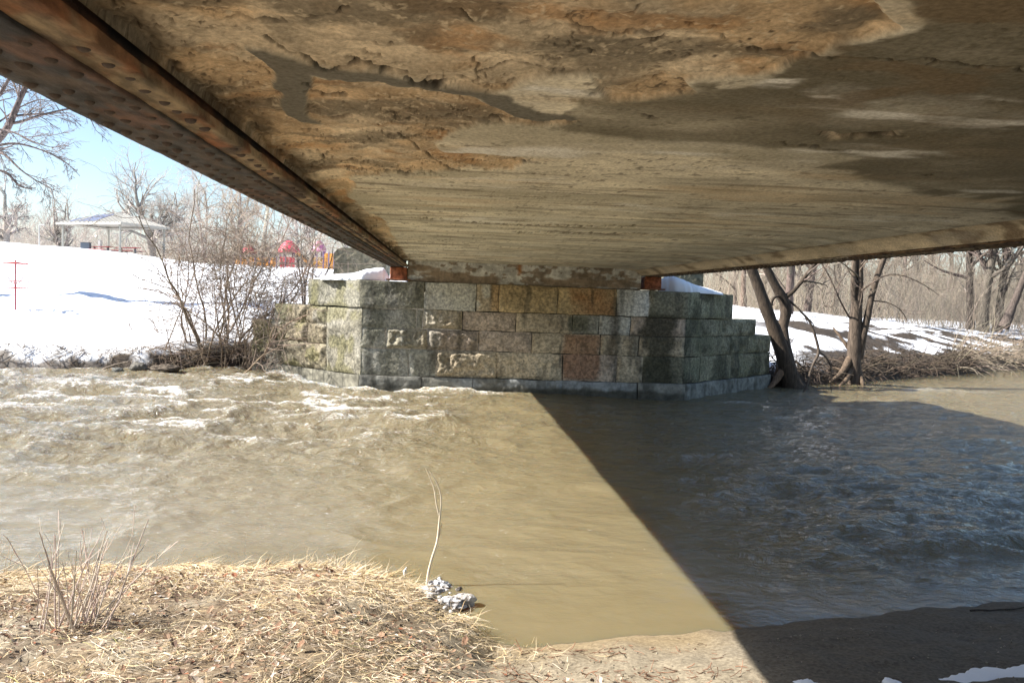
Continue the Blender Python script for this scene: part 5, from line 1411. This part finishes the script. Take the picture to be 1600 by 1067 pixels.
def near_at(x, y):
    d = ray(x, y); d = d / d[1]; yy = np.linspace(2.5, 7.5, 2500)
    P = EYE + d[None] * yy[:, None]; g = near_z(P[:, 0], P[:, 1])
    i = int(np.argmax(P[:, 2] < np.maximum(g, -.01)))
    return np.array([P[i, 0], P[i, 1], max(g[i], -.01)])


def stem_plant(x, y, n, h, spread, r, lb, name, col, lean=0.0, kids=3):
    b = near_at(x, y); T = thing(name, b, lb, 'plant')
    org = b + np.stack([rng.normal(0, spread * .25, n), rng.normal(0, spread * .2, n), np.full(n, -.03)], -1)
    P = paths(org, np.stack([rng.normal(lean, spread, n), rng.normal(0, spread * .7, n), np.ones(n)], -1), rng.uniform(.55, 1, n) * h, 7, .06, (0, 0, .01)); R_ = rng.uniform(.6, 1.2, n)[:, None] * r * np.linspace(1, .4, 7)
    mb = MB().tubes(P, R_, 5, tcol(n, col))
    if kids:
        P2, R2 = spawn(P, R_, kids, .35, .5, .08, (0, 0, .03), 5, .4, .7, .5)
        mb.tubes(P2, np.maximum(R2, r * .3), 3, tcol(len(P2), col))
    mb.build('stems', M_twig, T)
    return T


stem_plant(118, 985, 34, .64, .30, .0050, 'clump of bare grey stems growing on the near bank at left', 'bare_shrub', (.50, .41, .34), .12, 2)
stem_plant(58, 965, 1, .42, .04, .003, 'single thin upright stem left of the bare stem clump', 'dry_stem', (.33, .27, .22), -.05, 0)
stem_plant(5, 900, 4, .35, .25, .002, 'seed head grass stems at the left picture edge', 'dry_stem', (.45, .36, .24), .15, 2)
stem_plant(270, 900, 3, .26, .5, .002, 'slanting straw stems at the middle of the grassy edge', 'dry_stem', (.5, .4, .27), .4, 1)
stem_plant(530, 885, 4, .25, .35, .0022, 'forked dry stems standing on the grassy edge left of the ice', 'dry_stem', (.48, .4, .28), .2, 2)
stem_plant(705, 975, 3, .2, .15, .0025, 'pale stubby stems below the icy clump', 'dry_stem', (.6, .52, .4), 0, 0)
# sapling
Y = at_z(668, 905, .05)[1]; b = at_y(667, 912, Y)
T = thing('sapling', b, 'single thin forked sapling rising from the icy clump over the water', 'sapling')
mb = MB(); c = (.62, .53, .40)
limb(mb, [(667, 912), (670, 890), (676, 868), (684, 845), (686, 820), (688, 800)], Y, [.011, .010, .0095, .009, .008, .0075], c, 16, 7)
limb(mb, [(687, 806), (690, 785), (688, 768), (682, 752), (671, 736)], Y, [.0065, .006, .0055, .005, .0025], c, 14, 6)
limb(mb, [(686, 804), (681, 785), (680, 770), (676, 755), (665, 732)], Y, [.006, .005, .0045, .004, .002], c, 12, 6)
limb(mb, [(680, 760), (687, 752)], Y, [.003, .002], c, 4, 5)
limb(mb, [(684, 845), (689, 828), (690, 816)], Y, [.004, .003, .002], c, 5, 5)
mb.build('stem', M_twig, T)

# icy clump at the tip of the bank


def ice():
    c = at_z(682, 940, .1)
    T = thing('ice_clump', c, 'dirty white ice clump at the tip of the near bank', 'ice')
    rs = np.random.default_rng(3)
    for k_, (ix_, iy_, rr_) in enumerate(((672, 925, (.10, .08, .05)), (700, 945, (.11, .08, .05)), (686, 918, (.09, .07, .055)))):
        o = near_at(ix_, iy_)
        th, ph = np.meshgrid(np.linspace(0, 2 * np.pi, 60)[:-1], np.linspace(-np.pi / 2, np.pi / 2, 34))
        D = np.stack([np.cos(ph) * np.cos(th), np.cos(ph) * np.sin(th), np.sin(ph)], -1)
        n = fbm(D[..., 0] * 3 + k_ * 5, D[..., 1] * 3, D[..., 2] * 3, 70 + k_, 5, .6)
        Cc = np.broadcast_to(np.array([.70, .70, .71]), D.shape) * (.8 + .4 * n)[..., None]
        Cc = mixc(Cc, (.09, .07, .055), sst(.50, .58, fbm(D[..., 0] * 4 + k_, D[..., 1] * 4, D[..., 2] * 4, 90 + k_, 5)) * .9)
        MB().grid(o + D * np.array(rr_) * (.45 + 1.1 * n)[..., None], Cc, wrap=True).build('ice_crust', M_ice, T)
    for i in range(60):
        mb = MB()
        q_ = rs.uniform(0, 1) ** .5; a_ = rs.uniform(0, 2 * np.pi)
        o = near_at(688 + 46 * q_ * math.cos(a_), 934 + 30 * q_ * math.sin(a_) + .25 * 44 * q_ * math.cos(a_)); r = rs.uniform(.006, .022)
        o = o + np.array([0, 0, r * .45])
        th, ph = np.meshgrid(np.linspace(0, 2 * np.pi, 15)[:-1], np.linspace(-np.pi / 2, np.pi / 2, 9))
        D = np.stack([np.cos(ph) * np.cos(th), np.cos(ph) * np.sin(th), np.sin(ph) * .8], -1)
        n = fbm(D[..., 0] * 2 + i, D[..., 1] * 2, D[..., 2] * 2, 50 + i, 3)
        mb.grid(o + D * r * (.4 + 1.2 * n)[..., None], np.array((.62, .60, .58)) * rs.uniform(.6, 1.1) if rs.uniform() > .42 else np.array((.07, .055, .045)), wrap=True)
        mb.build('ice_lump', M_ice, T)


ice()
rock('ice_lump', at_z(725, 938, .04), (.085, .05, .05), 'small ice lump in the water at the tip of the bank', (.5, .47, .43), 61, 'ice', m=M_ice)
b = near_at(632, 902)
tag(MB().tubes([b, b + [.0, 0, .05], b + [.015, 0, .085]], [.004, .014, .002], 6, (.75, .73, .68)).build('seed_head', M_straw, loc=b), 'pale fluffy seed head at the end of the grassy bank', 'plant')
b = near_at(417, 886)
tag(MB().tubes([b, b + [-.005, 0, .04], b + [.01, 0, .07]], [.003, .012, .003], 6, (.16, .09, .05)).build('curled_leaf', M_leaf, loc=b), 'dark curled leaf standing on the grassy edge', 'leaf')

# snow in the shade at lower right
for x0, y0, x1, y1, w_, h_, lb in ((1470, 1062, 1640, 1038, .09, .02, 'long snow patch on the shaded sand at lower right'), (1238, 1064, 1290, 1070, .05, .02, 'small snow patch on shaded sand near the shadow edge'), (1378, 1066, 1410, 1066, .04, .02, 'tiny snow patch on shaded sand left of the long patch')):
    a, b = near_at(x0, y0), near_at(x1, y1); m_ = (a + b) / 2
    pts = []
    for f in (0, .25, .5, .75, 1):
        p = a + (b - a) * f; pts.append((p[0], p[1], float(near_z(p[0], p[1])), .01 + w_ * math.sin(math.pi * min(1, .1 + f * .8)), .008 + h_ * math.sin(math.pi * min(1, .1 + f * .8))))
    snow_lump(pts, lb, 'snow_patch')
# twigs washed up at right
for i, (pts, lb) in enumerate([([(1515, 968), (1535, 972), (1560, 965), (1585, 955), (1600, 952)], 'thin dark twig at the shaded water edge'), ([(1570, 965), (1590, 960), (1610, 945)], 'forked dark twig at the right picture edge')]):
    P, Rr = resample(pxpath(pts, 5.55), np.linspace(.008, .003, len(pts)), 14)
    P[:, 2] = np.maximum(P[:, 2], near_z(P[:, 0], P[:, 1]) + .01)
    tag(MB().tubes(P, Rr, 6, (.05, .04, .03)).build('washed_up_twig', M_bark, loc=P[0]), lb, 'twig')
